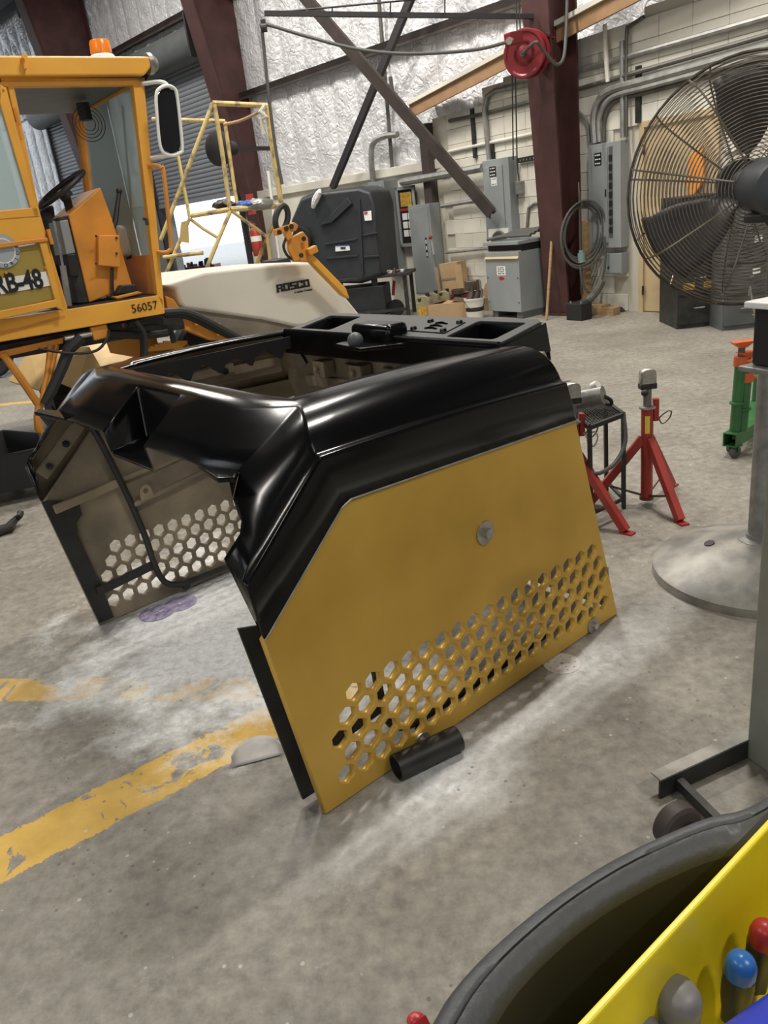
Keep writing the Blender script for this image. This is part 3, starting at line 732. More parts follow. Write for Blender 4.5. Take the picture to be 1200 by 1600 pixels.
bm = B(); bar(bm, rc+ax*.0+Vector((.0,.02,.19)), AT(856,62,9.6), .2, .02); bar(bm, rc+Vector((.05,.05,-.12)), AT(858,96,9.6), .2, .02); mk('bracket', bm, 'red_dark', rl)
bm = B(); bar(bm, AT(793,62,9.1), AT(812,58,9.2), .10, .12); mk('hose_guide', bm, 'red_dark', rl, bevel=.01)
bm = B(); cyl(bm, AT(795,64,9.06), AT(798,63,9.1), .035, n=12); mk('guide_roller', bm, 'zinc', rl)
bm = B(); cyl(bm, rc+ax*.08, rc+ax*.12, .03, n=10); tube(bm, [rc+ax*.11, AT(836,66,9.1), AT(846,74,9.15), AT(858,90,9.2), AT(870,101,9.25), AT(880,92,9.3), AT(884,60,9.4), AT(886,0,9.5), AT(886,-30,9.5)], .018, 8, smooth=4); mk('feed_hose', bm, 'hose_grey', rl, smooth=True)
for k, (x, x2) in enumerate(((800,802),(805,808))):
    bm = B(); tube(bm, [AT(x+6,-10,9.4), AT(x+8,50,9.4)], .008, 5); tube(bm, [AT(x,105,9.4), AT(x2,250,9.6)], .008, 5)
    mk('pull_cord', bm, 'rubber', label='thin black cord hanging left below the reel' if k == 0 else 'thin black cord hanging right below the reel', cat='cord')

# ================================================================== electrical gear on the block wall
def wcab(name, lab, M, tl, br, depth, m, cat='electrical panel', gap=0.0, floor=False):
    out = depth+gap
    a = wpix(M, *tl, out); b_ = wpix(M, *br, out)
    x0, x1, z1, z0 = a.x, b_.x, a.z, (0.0 if floor else b_.z)
    t = thing(name, lab, cat, M @ Vector(((x0+x1)/2, -gap-depth/2, z0)), M.to_euler().z)
    w, h = x1-x0, z1-z0
    bm = B(); bx(bm, -w/2, w/2, -depth/2, depth/2, 0, h); mk('body', bm, m, t, local=True, bevel=.006)
    return t, w, h, depth/2
def wpart(t, name, x0, x1, z0, z1, y, th, m, bevel=.003, **k):
    bm = B(); bx(bm, x0, x1, y-th, y, z0, z1); return mk(name, bm, m, t, local=True, bevel=bevel, **k)
def sticker(t, name, cx, cz, w, h, y, m, lines, lm='paper', label=None):
    s = wpart(t, name, cx-w/2, cx+w/2, cz-h/2, cz+h/2, y, .002, m, 0, label=label)
    n = max(2, len(lines))
    for i in range(n):      # print too small to read: rows of fine marks
        for c in range(3):
            x0 = cx - w*.38 + c*w*.27; z0 = cz + h*.32 - i*h*.64/max(1, n-1) - h*.05
            bm = B(); bx(bm, x0, x0+w*(.16+.06*((i+c) % 2)), y-.003, y-.002, z0, z0+h*.1); mk('print_mark', bm, lm, s, local=True)
    return s
# right panel
t, w, h, d = wcab('breaker_panel', 'grey breaker panel with a tall slot of switches beside the fan', BWM, (918,228), (970,387), .14, 'panel_grey')
wpart(t, 'door', -w*.36, w*.12, h*.05, h*.96, -d, .012, 'panel_grey')
wpart(t, 'breaker_slot', w*.15, w*.27, h*.1, h*.96, -d, .003, 'panel_dark')
for k in range(9): wpart(t, 'breaker', w*.165, w*.255, h*(.15+.085*k), h*(.205+.085*k), -d-.003, .012, 'black_matte')
wpart(t, 'latch', w*.05, w*.09, h*.5, h*.57, -d-.012, .008, 'black_matte')
sticker(t, 'warning_label', -w*.16, h*.86, w*.22, h*.12, -d-.012, 'ink', [1,1,1])
t, w, h, d = wcab('junction_box', 'small grey junction box below the breaker panel', BWM, (946,396), (971,428), .13, 'panel_grey', 'junction box')
bm = B(); cyl(bm, (-w*.3,-d,h*.3), (-w*.3,-d-.004,h*.3), .02, n=12); mk('knockout', bm, 'panel_dark', t, local=True)
wpart(t, 'cover', -w*.45, w*.45, h*.05, h*.95, -d, .004, 'panel_grey')
# middle panel
t, w, h, d = wcab('breaker_panel', 'tall grey breaker panel with a black label above the transformer', BWM, (753,252), (802,402), .16, 'panel_grey')
wpart(t, 'door', -w*.40, w*.28, h*.06, h*.93, -d, .012, 'panel_grey')
for z in (.42, .16): wpart(t, 'latch', -w*.33, -w*.26, h*z, h*(z+.09), -d-.012, .006, 'black_matte')
sticker(t, 'warning_label', -w*.08, h*.88, w*.26, h*.10, -d-.012, 'ink', [1,1,1])
sticker(t, 'notice_label', -w*.05, h*.78, w*.22, h*.08, -d-.012, 'paper', [1,1], 'ink')
# transformer
tb = FL(768,497); 
tf = thing('transformer', 'grey floor-standing transformer cabinet with coiled hoses on top', 'transformer', FL(801,498)+Vector((.16,.28,0)), BWA)
w, h, d2 = .62, .93, .27
bm = B(); bx(bm, -w/2, w/2, -d2+.0, d2, .08, h-.12); mk('body', bm, 'panel_grey', tf, local=True, bevel=.006)
bm = B(); bx(bm, -w/2, w/2, -d2+.06, d2, h-.12, h-.04); mk('louvre_slot', bm, 'black_matte', tf, local=True)
bm = B(); bx(bm, -w/2-.012, w/2+.012, -d2-.012, d2+.012, h-.04, h); mk('lid', bm, 'panel_grey', tf, local=True, bevel=.004)
bm = B(); mesh(bm, [(-w/2,-d2,h-.2),(w/2,-d2,h-.2),(w/2,-d2+.05,h-.11),(-w/2,-d2+.05,h-.11),(-w/2,-d2-.02,h-.2),(w/2,-d2-.02,h-.2)], [(0,1,2,3),(4,5,2,3),(0,1,5,4),(0,3,4),(1,2,5)]); mk('drip_lip', bm, 'tan_paint', tf, local=True)
for X in (-w/2+.06, w/2-.1):
    bm = B(); bx(bm, X, X+.1, -d2+.02, d2-.02, 0, .08); mk('foot', bm, 'panel_dark', tf, local=True)
sticker(tf, 'rating_plate', -.02, h*.63, .16, .11, -d2, 'paper', [1,1,1,1], 'ink')
bm = plate2d([(.05*math.cos(a),.022*math.sin(a)) for a in [i*math.pi/8 for i in range(16)]], [], .002, axes((-.02,-d2-.001,h*.53),(1,0,0),(0,0,1),(0,-1,0))); mk('red_oval_badge', bm, 'red', tf, local=True)
for X in (-w/2+.03, w/2-.03):
    for Z in (.2,.5):
        bm = B(); cyl(bm, (X,-d2,Z),(X,-d2-.006,Z),.008,n=6); mk('screw', bm, 'dark_steel', tf, local=True)
TM = RM[tf]
bm = B()
for k in range(5):
    y = -.16+.07*k
    tube(bm, [TM @ Vector(p) for p in ((-.34,y-.03,h+.03),(-.1,y+.02,h+.05+.012*k),(.15,y+.04,h+.05+.012*k),(.36,y+.06,h+.05+.02*k))], .02, 8, smooth=4)
mk('coiled_cable', bm, 'hose_grey', smooth=True, label='bundle of grey cables lying across the top of the transformer', cat='cable', kind='stuff')
# disconnect box and tall cabinet on the insulated wall
t, w, h, d = wcab('disconnect_switch', 'wide grey disconnect switch with a red lever near the cardboard boxes', IWM, (637,322), (683,460), .22, 'panel_grey', gap=.06)
wpart(t, 'cover', -w*.48, w*.42, h*.02, h*.97, -d, .006, 'panel_grey')
bm = B(); bar(bm, (w*.47,-d-.01,h*.62),(w*.60,-d-.04,h*.45),.03,.02); mk('lever', bm, 'panel_grey', t, local=True)
bm = B(); ball(bm, (w*.46,-d-.02,h*.64), .03, n=10); mk('lever_grip', bm, 'red', t, local=True)
s = wpart(t, 'switch_label', w*.18, w*.26, h*.42, h*.64, -d-.006, .002, 'ink', 0)
for i in range(3):
    bm = B(); bx(bm, w*.20, w*.24, -d-.0095, -d-.008, h*(.575-.07*i), h*(.615-.07*i)); mk('print_mark', bm, 'paper', s, local=True)
t, w, h, d = wcab('tall_cabinet', 'tall narrow grey cabinet against the wall behind the black plastic tank', IWM, (574,286), (615,430), .3, 'panel_grey', 'cabinet')
wpart(t, 'door', -w*.42, w*.42, h*.03, h*.96, -d, .01, 'panel_grey'); wpart(t, 'handle', w*.28, w*.33, h*.45, h*.55, -d-.01, .015, 'dark_steel')
# notice board
a, b_ = IW(618,293,.08), IW(656,384,.08)
t = thing('notice_board', 'framed notice board with a picture and rows of white cards', 'notice board', IWM @ Vector(((a.x+b_.x)/2,-.06,b_.z)), IWA); w, h = b_.x-a.x, a.z-b_.z
wpart(t, 'backing', -w/2, w/2, 0, h, 0, .02, 'ink')
for x0, x1, z0, z1 in ((-w/2,-w/2+.05,0,h),(w/2-.05,w/2,0,h),(-w/2,w/2,h-.05,h),(-w/2,w/2,0,.05)): wpart(t, 'frame_rail', x0, x1, z0, z1, -.02, .02, 'panel_grey')
wpart(t, 'red_band', -w*.38, w*.38, h*.60, h*.64, -.021, .003, 'red')
mat('machine_yellow', (.55,.33,.05), .6, var=.5, vscale=30)
wpart(t, 'picture', -w*.3, w*.3, h*.67, h*.9, -.021, .003, 'machine_yellow', label='small picture in yellow and brown')
for r in range(3):
    for c in range(2): wpart(t, 'card', w*(-.28+.3*c), w*(-.02+.3*c), h*(.45-.14*r), h*(.56-.14*r), -.021, .003, 'paper')
# ---- pipes and rails on the wall
def wtube(name, lab, M, pts, out, r, m='conduit', smooth=0, cat='pipe', group=None):
    bm = B(); P = [M @ wpix(M, x, y, out) for x, y in pts]
    P = [p + (M.to_3x3() @ Vector((0,0,0))) for p in P]
    tube(bm, P, r, 8, smooth=smooth); return mk(name, bm, m, smooth=True, label=lab, cat=cat, group=group)
wtube('conduit_pipe', 'thick grey pipe running level into the middle breaker panel', BWM, [(628,285),(754,262)], .16, .055)
wtube('conduit_pipe', 'thin rusty pipe running between disconnect and middle panel', BWM, [(690,322),(757,311)], .10, .03)
wtube('conduit_pipe', 'thin rail low on the wall behind the cardboard box', BWM, [(697,395),(764,388)], .08, .02)
wtube('conduit_pipe', 'grey conduit bending over from above the middle panel', BWM, [(765,255),(757,172),(762,150),(775,141),(800,136),(848,127)], .06, .035)
wtube('conduit_pipe', 'dark thin pipe along the block wall left of the column', BWM, [(702,189),(760,177),(846,155)], .04, .025, 'conduit_dark')
wtube('conduit_pipe', 'pale thin rail along the block wall left of the column', BWM, [(701,237),(770,222),(848,206)], .04, .022, 'cream')
wtube('conduit_pipe', 'short curved grey conduit under the middle panel on the right', BWM, [(823,358),(826,325),(835,318),(858,315)], .03, .02)
for a, b_, lb in (((737,170),(741,247),'short upright slotted strut left of the middle panel'), ((768,220),(771,252),'short slotted strut standing on the middle panel'), ((997,103),(997,192),'slotted strut carrying the parallel pipes left of the fan')):
    p, q = BWp(*a, .04), BWp(*b_, .04); bm = B(); bx(bm, p.x-.03, p.x+.03, -.05, 0, q.z, p.z)
    bmesh.ops.transform(bm, matrix=BWM, verts=bm.verts); mk('strut_channel', bm, 'dark_steel', label=lb, cat='strut')
p, q = BWp(810,251,.05), BWp(852,243,.05); bm = plate2d([(p.x,p.z-.03),(q.x,q.z-.03),(q.x,q.z+.03),(p.x,p.z+.03)], [rrect(p.x+(q.x-p.x)*(k+.25)/8, p.x+(q.x-p.x)*(k+.75)/8, p.z-.012, p.z+.012, .008, 2) for k in range(8)], .02, axes((0,-.05,0),(1,0,0),(0,0,1),(0,-1,0)))
bmesh.ops.transform(bm, matrix=BWM, verts=bm.verts); mk('slotted_rail', bm, 'dark_steel', label='slotted dark rail between middle panel and column', cat='rail')
for k, (pts, r, lb, m_) in enumerate((
    ([(905,110),(1000,83),(1110,52),(1215,22)], .032, 'topmost grey pipe running along the block wall above the fan', 'conduit'),
    ([(905,139),(995,113),(1100,83),(1215,50)], .026, 'second pipe from the top along the block wall', 'conduit_dark'),
    ([(930,224),(928,185),(934,160),(946,146),(965,137),(1000,128),(1100,100),(1215,68)], .045, 'thick outermost pipe bending up from the right breaker panel', 'conduit'),
    ([(937,222),(936,190),(942,168),(954,154),(972,146),(1000,139),(1100,112),(1215,80)], .03, 'inner pipe bending up from the right breaker panel', 'conduit'),
    ([(944,221),(944,195),(948,175),(958,161),(974,153),(1000,147),(1100,121),(1215,90)], .025, 'innermost pipe bending up from the right breaker panel', 'conduit_dark'),
    ([(972,64),(973,215)], .028, 'upright conduit rising from the right breaker panel', 'conduit'),
    ([(979,214),(979,60),(984,42),(996,33),(1006,26)], .02, 'upright conduit with a bent top above the right breaker panel', 'conduit_dark'),
    ([(945,38),(947,90),(950,128)], .025, 'short worn white pipe high beside the column', 'cream'),
    ([(905,175),(917,190),(921,222)], .018, 'thin bent conduit from the column into the right breaker panel', 'conduit'))):
    if pts[-1][0] > 1200: pts = pts + [(pts[-1][0]+250, pts[-1][1]+250*(pts[-1][1]-pts[-2][1])/(pts[-1][0]-pts[-2][0]))]
    wtube('conduit_pipe', lb, BWM, pts, .05+.012*(k % 4), r, m_, smooth=0 if len(pts) < 3 else 4)
wtube('conduit_pipe', 'hooked grey pipe standing up in front of the silver insulation', IWM, [(583,284),(580,240),(585,222),(600,213),(621,210)], .1, .045, smooth=4)
a = BWp(812,292,.05); bm = B(); bx(bm, a.x-.06, a.x+.06, -.09, 0, a.z-.09, a.z+.07); bmesh.ops.transform(bm, matrix=BWM, verts=bm.verts)
mk('outlet_box', bm, 'conduit', bevel=.01, label='small grey outlet box on the block wall', cat='outlet box')
wtube('cable', 'thin black cord running from pulley cord down to the outlet box', BWM, [(808,248),(809,270),(811,283)], .05, .008, 'rubber', cat='cord')

# ================================================================== clutter along the back
def ground(name, lab, cat, px, rot=BWA, back=0.0):
    p = FL(*px); 
    if back: p = p + Vector((math.sin(-rot), math.cos(-rot), 0))*back
    return thing(name, lab, cat, p, rot)
# coiled hose on the right column
hc = FL(893,486); Yh = 9.55
ch = thing('hose_coil', 'dark hose hanging coiled in an oval on the column beside the breaker panel', 'hose', AT(908,316,Yh))
for k in range(5):
    rx, ry = 26+2.2*k, 40+3.4*k; ox = (-2,1,3,-1,2)[k]
    bm = B(); tube(bm, [AT(910+ox+rx*math.cos(a)-.1*ry*math.sin(a), 363+k*.8+ry*math.sin(a), Yh-.02*k) for a in [i*math.pi/14 for i in range(28)]], .0115, 7, closed=True); mk('loop', bm, 'hose_grey', ch, smooth=True)
bm = B(); tube(bm, [AT(x,y,Yh-.12) for x, y in ((906,415),(910,440),(918,455),(930,455),(940,438),(946,405),(944,370))], .014, 7, smooth=5); mk('loose_loop', bm, 'hose_grey', ch, smooth=True)
bm = B(); tube(bm, [AT(904,285,Yh+.1), AT(905,310,Yh+.05), AT(907,325,Yh-.1), AT(910,318,Yh-.15)], .012, 6, smooth=3); mk('hook', bm, 'rod_metal', ch)
bm = B(); tube(bm, [AT(905,300,Yh), AT(907,392,Yh), AT(908,425,Yh), AT(909,460,Yh)], .02, 8); mk('drop_pipe', bm, 'rod_metal', ch)
mat('filter_green', (.2,.3,.27), .4)
bm = B(); cyl(bm, AT(908,395,Yh-.03), AT(909,410,Yh-.03), .045, n=14); cyl(bm, AT(908,391,Yh-.03), AT(908,395,Yh-.03), .03, n=12); mk('filter_bowl', bm, 'filter_green', ch, smooth=True)
# post, stick, battery, blocks, hose on the floor
p = FL(917,487); bm = B(); box(bm, (p.x,p.y,.53), (.09,.09,1.06), BWA); mk('wooden_post', bm, 'wood', bevel=.006, label='tan wooden post standing behind the coiled hose', cat='post')
a = FL(854,500); b_ = AT(862,376,a.y+.25); bm = B(); tube(bm, [a, b_], .018, 8); mk('wooden_stick', bm, 'wood', smooth=True, label='thin wooden stick leaning against the transformer', cat='stick')
t = ground('car_battery', 'black car battery on the floor in front of the column', 'battery', (905,499))
bm = B(); bx(bm, -.12,.12,-.09,.09,0,.17); mk('case', bm, 'black_matte', t, local=True, bevel=.008)
bm = B(); bx(bm, -.122,.122,-.092,.092,.17,.195); lid = mk('lid', bm, 'black_plastic', t, local=True, bevel=.005)
for X in (-.08,.08): bm = B(); cyl(bm, (X,-.05,.195),(X,-.05,.215),.012,n=10); mk('terminal', bm, 'zinc', lid, local=True)
t = ground('timber_block', 'short tan timber block lying at the foot of the wall', 'timber', (943,491))
bm = B(); bx(bm, -.28,.2,-.06,.06,0,.09); mk('plank', bm, 'wood', t, local=True, bevel=.005); bm = B(); bx(bm, -.3,.05,-.05,.07,.09,.115); mk('offcut', bm, 'wood', t, local=True, bevel=.004)
t = ground('doorstop', 'small black rubber wedge beside the timber block', 'doorstop', (968,487)); bm = B(); mesh(bm, [(-.07,-.04,0),(.07,-.04,0),(.07,.04,0),(-.07,.04,0),(-.07,-.04,.05),(-.07,.04,.05),(.0,-.04,.05),(.0,.04,.05)], [(0,1,2,3),(0,4,6,1),(3,2,7,5),(4,5,7,6),(0,3,5,4),(1,6,7,2)]); mk('wedge', bm, 'rubber', t, local=True)
bm = B(); q = [FL(850,481)+Vector((0,.1,.05)), FL(872,483)+Vector((0,.05,.05)), FL(893,480)+Vector((0,-.15,.05)), AT(918,470,9.2), AT(932,455,9.25), AT(940,440,9.3)]
P = smoothpath(q, 10); tube(bm, P, [.045+.004*(i % 2) for i in range(len(P))], 10); mk('flex_duct', bm, 'conduit_dark', label='ribbed grey flexible pipe running along the floor past the column', cat='hose')
# board with two round fans
t = ground('fan_board', 'white upright board with two dark round discs between panel and transformer', 'board', (757,487), BWA, .35)
bm = B(); bx(bm, -.20,.20,-.02,.02,.25,1.05); bx(bm, -.2,-.16,-.02,.02,0,.25); bx(bm,.16,.2,-.02,.02,0,.25); mk('board', bm, 'white', t, local=True)
for Z in (.86,.45):
    bm = B(); lathe(bm, [(.16,0),(.165,.02),(.15,.03),(.05,.012),(0,.012)], axes((.03,-.02,Z),(1,0,0),(0,0,1),(0,-1,0)), 28); mk('disc', bm, 'conduit_dark', t, local=True, smooth=True)
# cardboard boxes, jugs, bucket
t = ground('cardboard_box', 'upright open cardboard box leaning under the disconnect switch', 'box', (711,478), IWA, .05)
M = Matrix.Translation((0,0,.17)) @ Matrix.Rotation(R_(-4), 4, 'Y')
bm = B(); box(bm, None, (.36,.2,.46), M=M @ Matrix.Translation((0,0,.23))); mk('body', bm, 'cardboard', t, local=True, bevel=.004)
for X, r in ((-.2,-25),(.2,25)):
    bm = B(); box(bm, None, (.1,.01,.4), M=M @ Matrix.Translation((X*1.1,-.13,.22)) @ Matrix.Rotation(R_(r),4,'Z')); mk('flap', bm, 'cardboard', t, local=True)
bm = B(); box(bm, None, (.3,.003,.03), M=M @ Matrix.Translation((0,-.1025,.23))); mk('tape', bm, 'cardboard_dark', t, local=True)
t = ground('crate', 'dark reddish crate under the upright cardboard box', 'crate', (711,478), IWA, .05)
for X in (-.14,.14):
    bm = B(); bx(bm, X-.03,X+.03,-.1,.1,0,.165); mk('skid', bm, 'red_dark', t, local=True)
bm = B(); bx(bm, -.19,.19,-.11,.11,.13,.168); mk('deck', bm, 'red_dark', t, local=True)
t = ground('cardboard_box', 'low wide cardboard box on the floor among jugs and bucket', 'box', (700,497), R_(-20))
bm = B(); bx(bm, -.27,.27,-.02,.3,0,.2); mk('body', bm, 'cardboard', t, local=True, bevel=.005)
for s_ in (-1, 1):
    bm = B(); mesh(bm, [(s_*.27,-.02,.2),(s_*.27,.3,.2),(s_*.06,.3,.235),(s_*.06,-.02,.235)], [(0,1,2,3)]); prism(bm, [(s_*.27,-.02,.2),(s_*.06,-.02,.235),(s_*.06,-.02,.23),(s_*.27,-.02,.195)], (0,.32,0)); mk('flap', bm, 'cardboard_dark', t, local=True)
def jug(lab, px, m, back=0.0, sc=1.0):
    t = ground('oil_jug', lab, 'jug', px, R_(-30), back)
    bm = B(); pts = [(-.09,0),(.09,0),(.09,.20),(.07,.25),(.03,.27),(-.05,.265),(-.085,.23)]
    bm = plate2d([(x*sc, z*sc) for x, z in pts], [[(x*sc, z*sc) for x, z in ((-.06,.19),(-.06,.235),(-.01,.24),(-.01,.21),(-.04,.19))]], .11*sc, axes((0,0,0),(1,0,0),(0,0,1),(0,-1,0)), bevel=.006); mk('body', bm, m, t, local=True)
    bm = B(); cyl(bm, (.05*sc,0,.25*sc),(.05*sc,0,.295*sc),.025*sc,n=12); mk('cap', bm, 'black_matte', t, local=True, smooth=True)
    bm = B(); bx(bm, -.06*sc,.06*sc,-.058*sc,-.0555*sc,.04*sc,.15*sc); mk('label_panel', bm, 'machine_yellow', t, local=True)
mat('jug_olive', (.27,.24,.15), .4, trans=.1)
jug('olive plastic jug standing left of the low cardboard box', (665,497), 'jug_olive', 0, 1.15); jug('olive plastic jug behind the low cardboard box', (690,486), 'jug_olive', .15)
jug('olive plastic jug partly hidden behind the left jug', (672,489), 'jug_olive', .15)
t = ground('bucket', 'dirty white bucket heaped with metal fittings beside the transformer', 'bucket', (743,497), 0)
bm = B(); lathe(bm, [(.11,0),(.13,.24),(.137,.24),(.137,.265),(.127,.265),(.105,.01),(0,.01)], None, 24); bk = mk('pail', bm, 'tank_white', t, local=True, smooth=True)
bm = B(); tube(bm, [(-.137,0,.24),(-.1,-.09,.16),(0,-.135,.12),(.1,-.09,.16),(.137,0,.24)], .004, 5, smooth=3); mk('bail', bm, 'dark_steel', bk, local=True)
bm = B(); lathe(bm, [(.115,.08),(.1215,.15),(.123,.15),(.1165,.08)], None, 24); mk('band', bm, 'ink', bk, local=True)
for k, (X, Y, Z, r, m_) in enumerate(((-.05,0,.27,.06,'rod_metal'),(.06,.02,.28,.05,'zinc'),(.02,-.05,.27,.045,'brace_brown'))):
    bm = B(); cyl(bm, (X,Y,Z-.03),(X+.04,Y,Z+.09),r,r*.7,n=12); cyl(bm, (X+.03,Y-.03,Z+.08),(X+.03,Y-.03,Z+.16+.03*k),r*.35,n=8); mk('fitting', bm, m_, t, local=True, smooth=True)
bm = B(); bx(bm, -.1,.1,-.0,.1,.36,.48); mk('bearing_block', bm, 'rod_metal', t, local=True, bevel=.01)
t = ground('filter_cap', 'round ribbed metal cap on the floor behind the low box', 'cap', (718,483), 0, .0)
bm = B(); lathe(bm, [(0,.22),(.09,.22),(.1,.23),(.1,.28),(.085,.285),(.08,.26),(0,.255)], None, 20); mk('ring', bm, 'rod_metal', t, local=True); bm = B(); lathe(bm, [(.06,0),(.06,.22),(0,.22)], None, 14); mk('core', bm, 'bar_black', t, local=True)
t = ground('cardboard_box', 'small crushed cardboard box leaning on the bucket', 'box', (763,486), R_(-40), .1)
bm = B(); box(bm, None, (.16,.14,.2), M=Matrix.Translation((0,0,.25)) @ Matrix.Rotation(R_(25),4,'Y')); mk('body', bm, 'cardboard', t, local=True); bm = B(); bx(bm,-.09,.09,-.08,.08,0,.17); mk('base_box', bm, 'cardboard_dark', t, local=True)
# filing cabinets seen through the fan
for k, (x, lab, m_) in enumerate(((1094,'black drawer cabinet with yellow labels seen through the fan','dark_steel'), (1166,'grey drawer cabinet standing right behind the fan','panel_dark'))):
    p = FL(x, 511 + (2 if k else 0)); t = thing('filing_cabinet', lab, 'cabinet', p + Vector((.0,.3,0)), R_(-12) if False else R_(-4))
    bm = B(); bx(bm, -.21,.21,-.29,.29,0,1.25-.1*k); mk('body', bm, m_, t, local=True, bevel=.005)
    for j in range(4):
        z0 = .04+j*.29
        bm = B(); bx(bm, -.195,.195,-.305,-.29,z0,min(z0+.27,1.23-.1*k)); dw = mk('drawer', bm, m_, t, local=True, bevel=.004)
        bm = B(); tube(bm, [(-.05,-.305,z0+.16),(-.05,-.325,z0+.16),(.05,-.325,z0+.16),(.05,-.305,z0+.16)], .006, 6); mk('handle', bm, 'zinc', dw, local=True)
        if j == 1 and k == 0:
            for X in (-.16,.04): bm = B(); bx(bm, X,X+.11,-.308,-.305,z0+.05,z0+.12); mk('drawer_label', bm, 'machine_yellow', dw, local=True)
        elif k == 1: bm = B(); bx(bm, .05,.12,-.308,-.305,z0+.17,z0+.23); mk('drawer_label', bm, 'paper', dw, local=True)
bm = B(); a = BWp(1078,240,.06); b_ = BWp(1096,300,.06); mat('hi_vis', (.75,.28,.04), .7)
prism(bm, [(a.x,-.03,a.z),(b_.x,-.03,a.z+.05),(b_.x+.02,-.03,b_.z+.1),(a.x+.03,-.03,b_.z-.05),(a.x-.04,-.03,b_.z+.1)], (0,-.03,0)); bmesh.ops.transform(bm, matrix=BWM, verts=bm.verts)
mk('safety_vest', bm, 'hi_vis', bevel=.01, label='orange safety vest hanging on the tan door', cat='vest')

# ================================================================== black plastic tank on a workbench
Yb = FL(630,495).y
bt = FL(590,497)
def bench():
    a, b_ = FL(641,496), FL(560,503)
    t = thing('workbench', 'steel workbench with a cluttered worn top below the black plastic tank', 'workbench', a, R_(-14)); L_, D_, H_ = 1.25, .6, .62
    bm = B(); bx(bm, -L_, .05, -.02, D_, H_-.04, H_); mk('top', bm, 'dark_steel', t, local=True, bevel=.004)
    for x in (-L_+.05, -.03):
        for y in (.02, D_-.05): bm = B(); bx(bm, x-.025, x+.025, y, y+.05, 0, H_-.04); mk('leg', bm, 'bar_black', t, local=True)
    bm = B(); bx(bm, -L_+.05, -.03, .02, .05, .1, .14); mk('rail', bm, 'bar_black', t, local=True)
    bm = B(); bx(bm, -L_+.1, -.35, .08, D_-.05, .05, .48); mk('dark_bin', bm, 'black_plastic', t, local=True, bevel=.02)
    return t, H_
wb, WH = bench(); WM = RM[wb]
def onbench(x, y, z=0): return WM @ Vector((x, y, WH+z))
t = thing('hose_end', 'short black ribbed hose end lying on the workbench', 'hose', onbench(-1.05,.1), 0)
bm = B(); P = smoothpath([onbench(-1.15,.12,.06), onbench(-1.0,.1,.07), onbench(-.82,.1,.07)], 9); tube(bm, P, [.055+.006*(i % 2) for i in range(len(P))], 12); mk('hose', bm, 'rubber', t, smooth=True); bm = B(); cyl(bm, onbench(-.82,.1,.07), onbench(-.77,.1,.07), .062, n=14); mk('clamp', bm, 'zinc', t)
rr = random.Random(3)
for k, lb in enumerate(('small greasy metal fitting at the left of the bench top','small metal elbow near the middle of the bench top','small round metal cap right of the bench middle','loose metal clamp near the right end of the bench','small rusty bracket lying behind the fittings on the bench')):
    x = -.78+.15*k; p = onbench(x, .08+.05*(k % 2), 0)
    bm = B(); cyl(bm, p+Vector((0,0,.002)), p+Vector((.015,0,.05+.02*(k%3))), .035, .022, n=10); cyl(bm, p+Vector((.0,0,.025)), p+Vector((.09,.02,.03)), .02, n=8)
    mk('metal_fitting', bm, 'galv' if k % 2 else 'rod_metal', smooth=True, label=lb, cat='fitting')
p = onbench(-.22,.25,0); bm = B(); box(bm, p+Vector((0,0,.012)), (.3,.2,.024), R_(-10)); mk('magazine', bm, 'paper', label='white printed booklet lying at the right of the bench', cat='booklet', bevel=.003)
bm = B(); tube(bm, [onbench(-.5,.45,0), onbench(-.5,.45,.26), onbench(-.34,.45,.26), onbench(-.34,.45,0)], .012, 6); mk('bench_rack', bm, 'bar_black', label='thin black metal hoop standing at the back of the bench', cat='rack')
# hand truck wheel in front of the bench
p = FL(621,493); t = thing('hand_truck', 'black hand truck with a rubber wheel and red handle under the bench', 'hand truck', p, R_(-14))
bm = B(); lathe(bm, [(.05,-.03),(.11,-.035),(.12,-.02),(.12,.02),(.11,.035),(.05,.03)], axes((0,-.06,.12),(1,0,0),(0,0,1),(0,-1,0)), 24); wl_ = mk('wheel', bm, 'rubber', t, local=True, smooth=True)
bm = B(); lathe(bm, [(0,-.02),(.06,-.02),(.06,.02),(0,.02)], axes((0,-.065,.12),(1,0,0),(0,0,1),(0,-1,0)), 16); mk('hub', bm, 'panel_grey', wl_, local=True)
for X in (-.12,-.22): bm = B(); tube(bm, [(X,-.05,.05),(X,-.05,.5)], .016, 8); mk('rail', bm, 'black_matte', t, local=True)
bm = B(); tube(bm, [(-.02,-.05,.3),(.0,-.05,.42),(.02,-.05,.5)], .022, 8); mk('handle', bm, 'red', t, local=True)
bm = B(); bx(bm, -.25,-.02,-.07,-.03,.08,.13); mk('axle_bar', bm, 'black_matte', t, local=True)
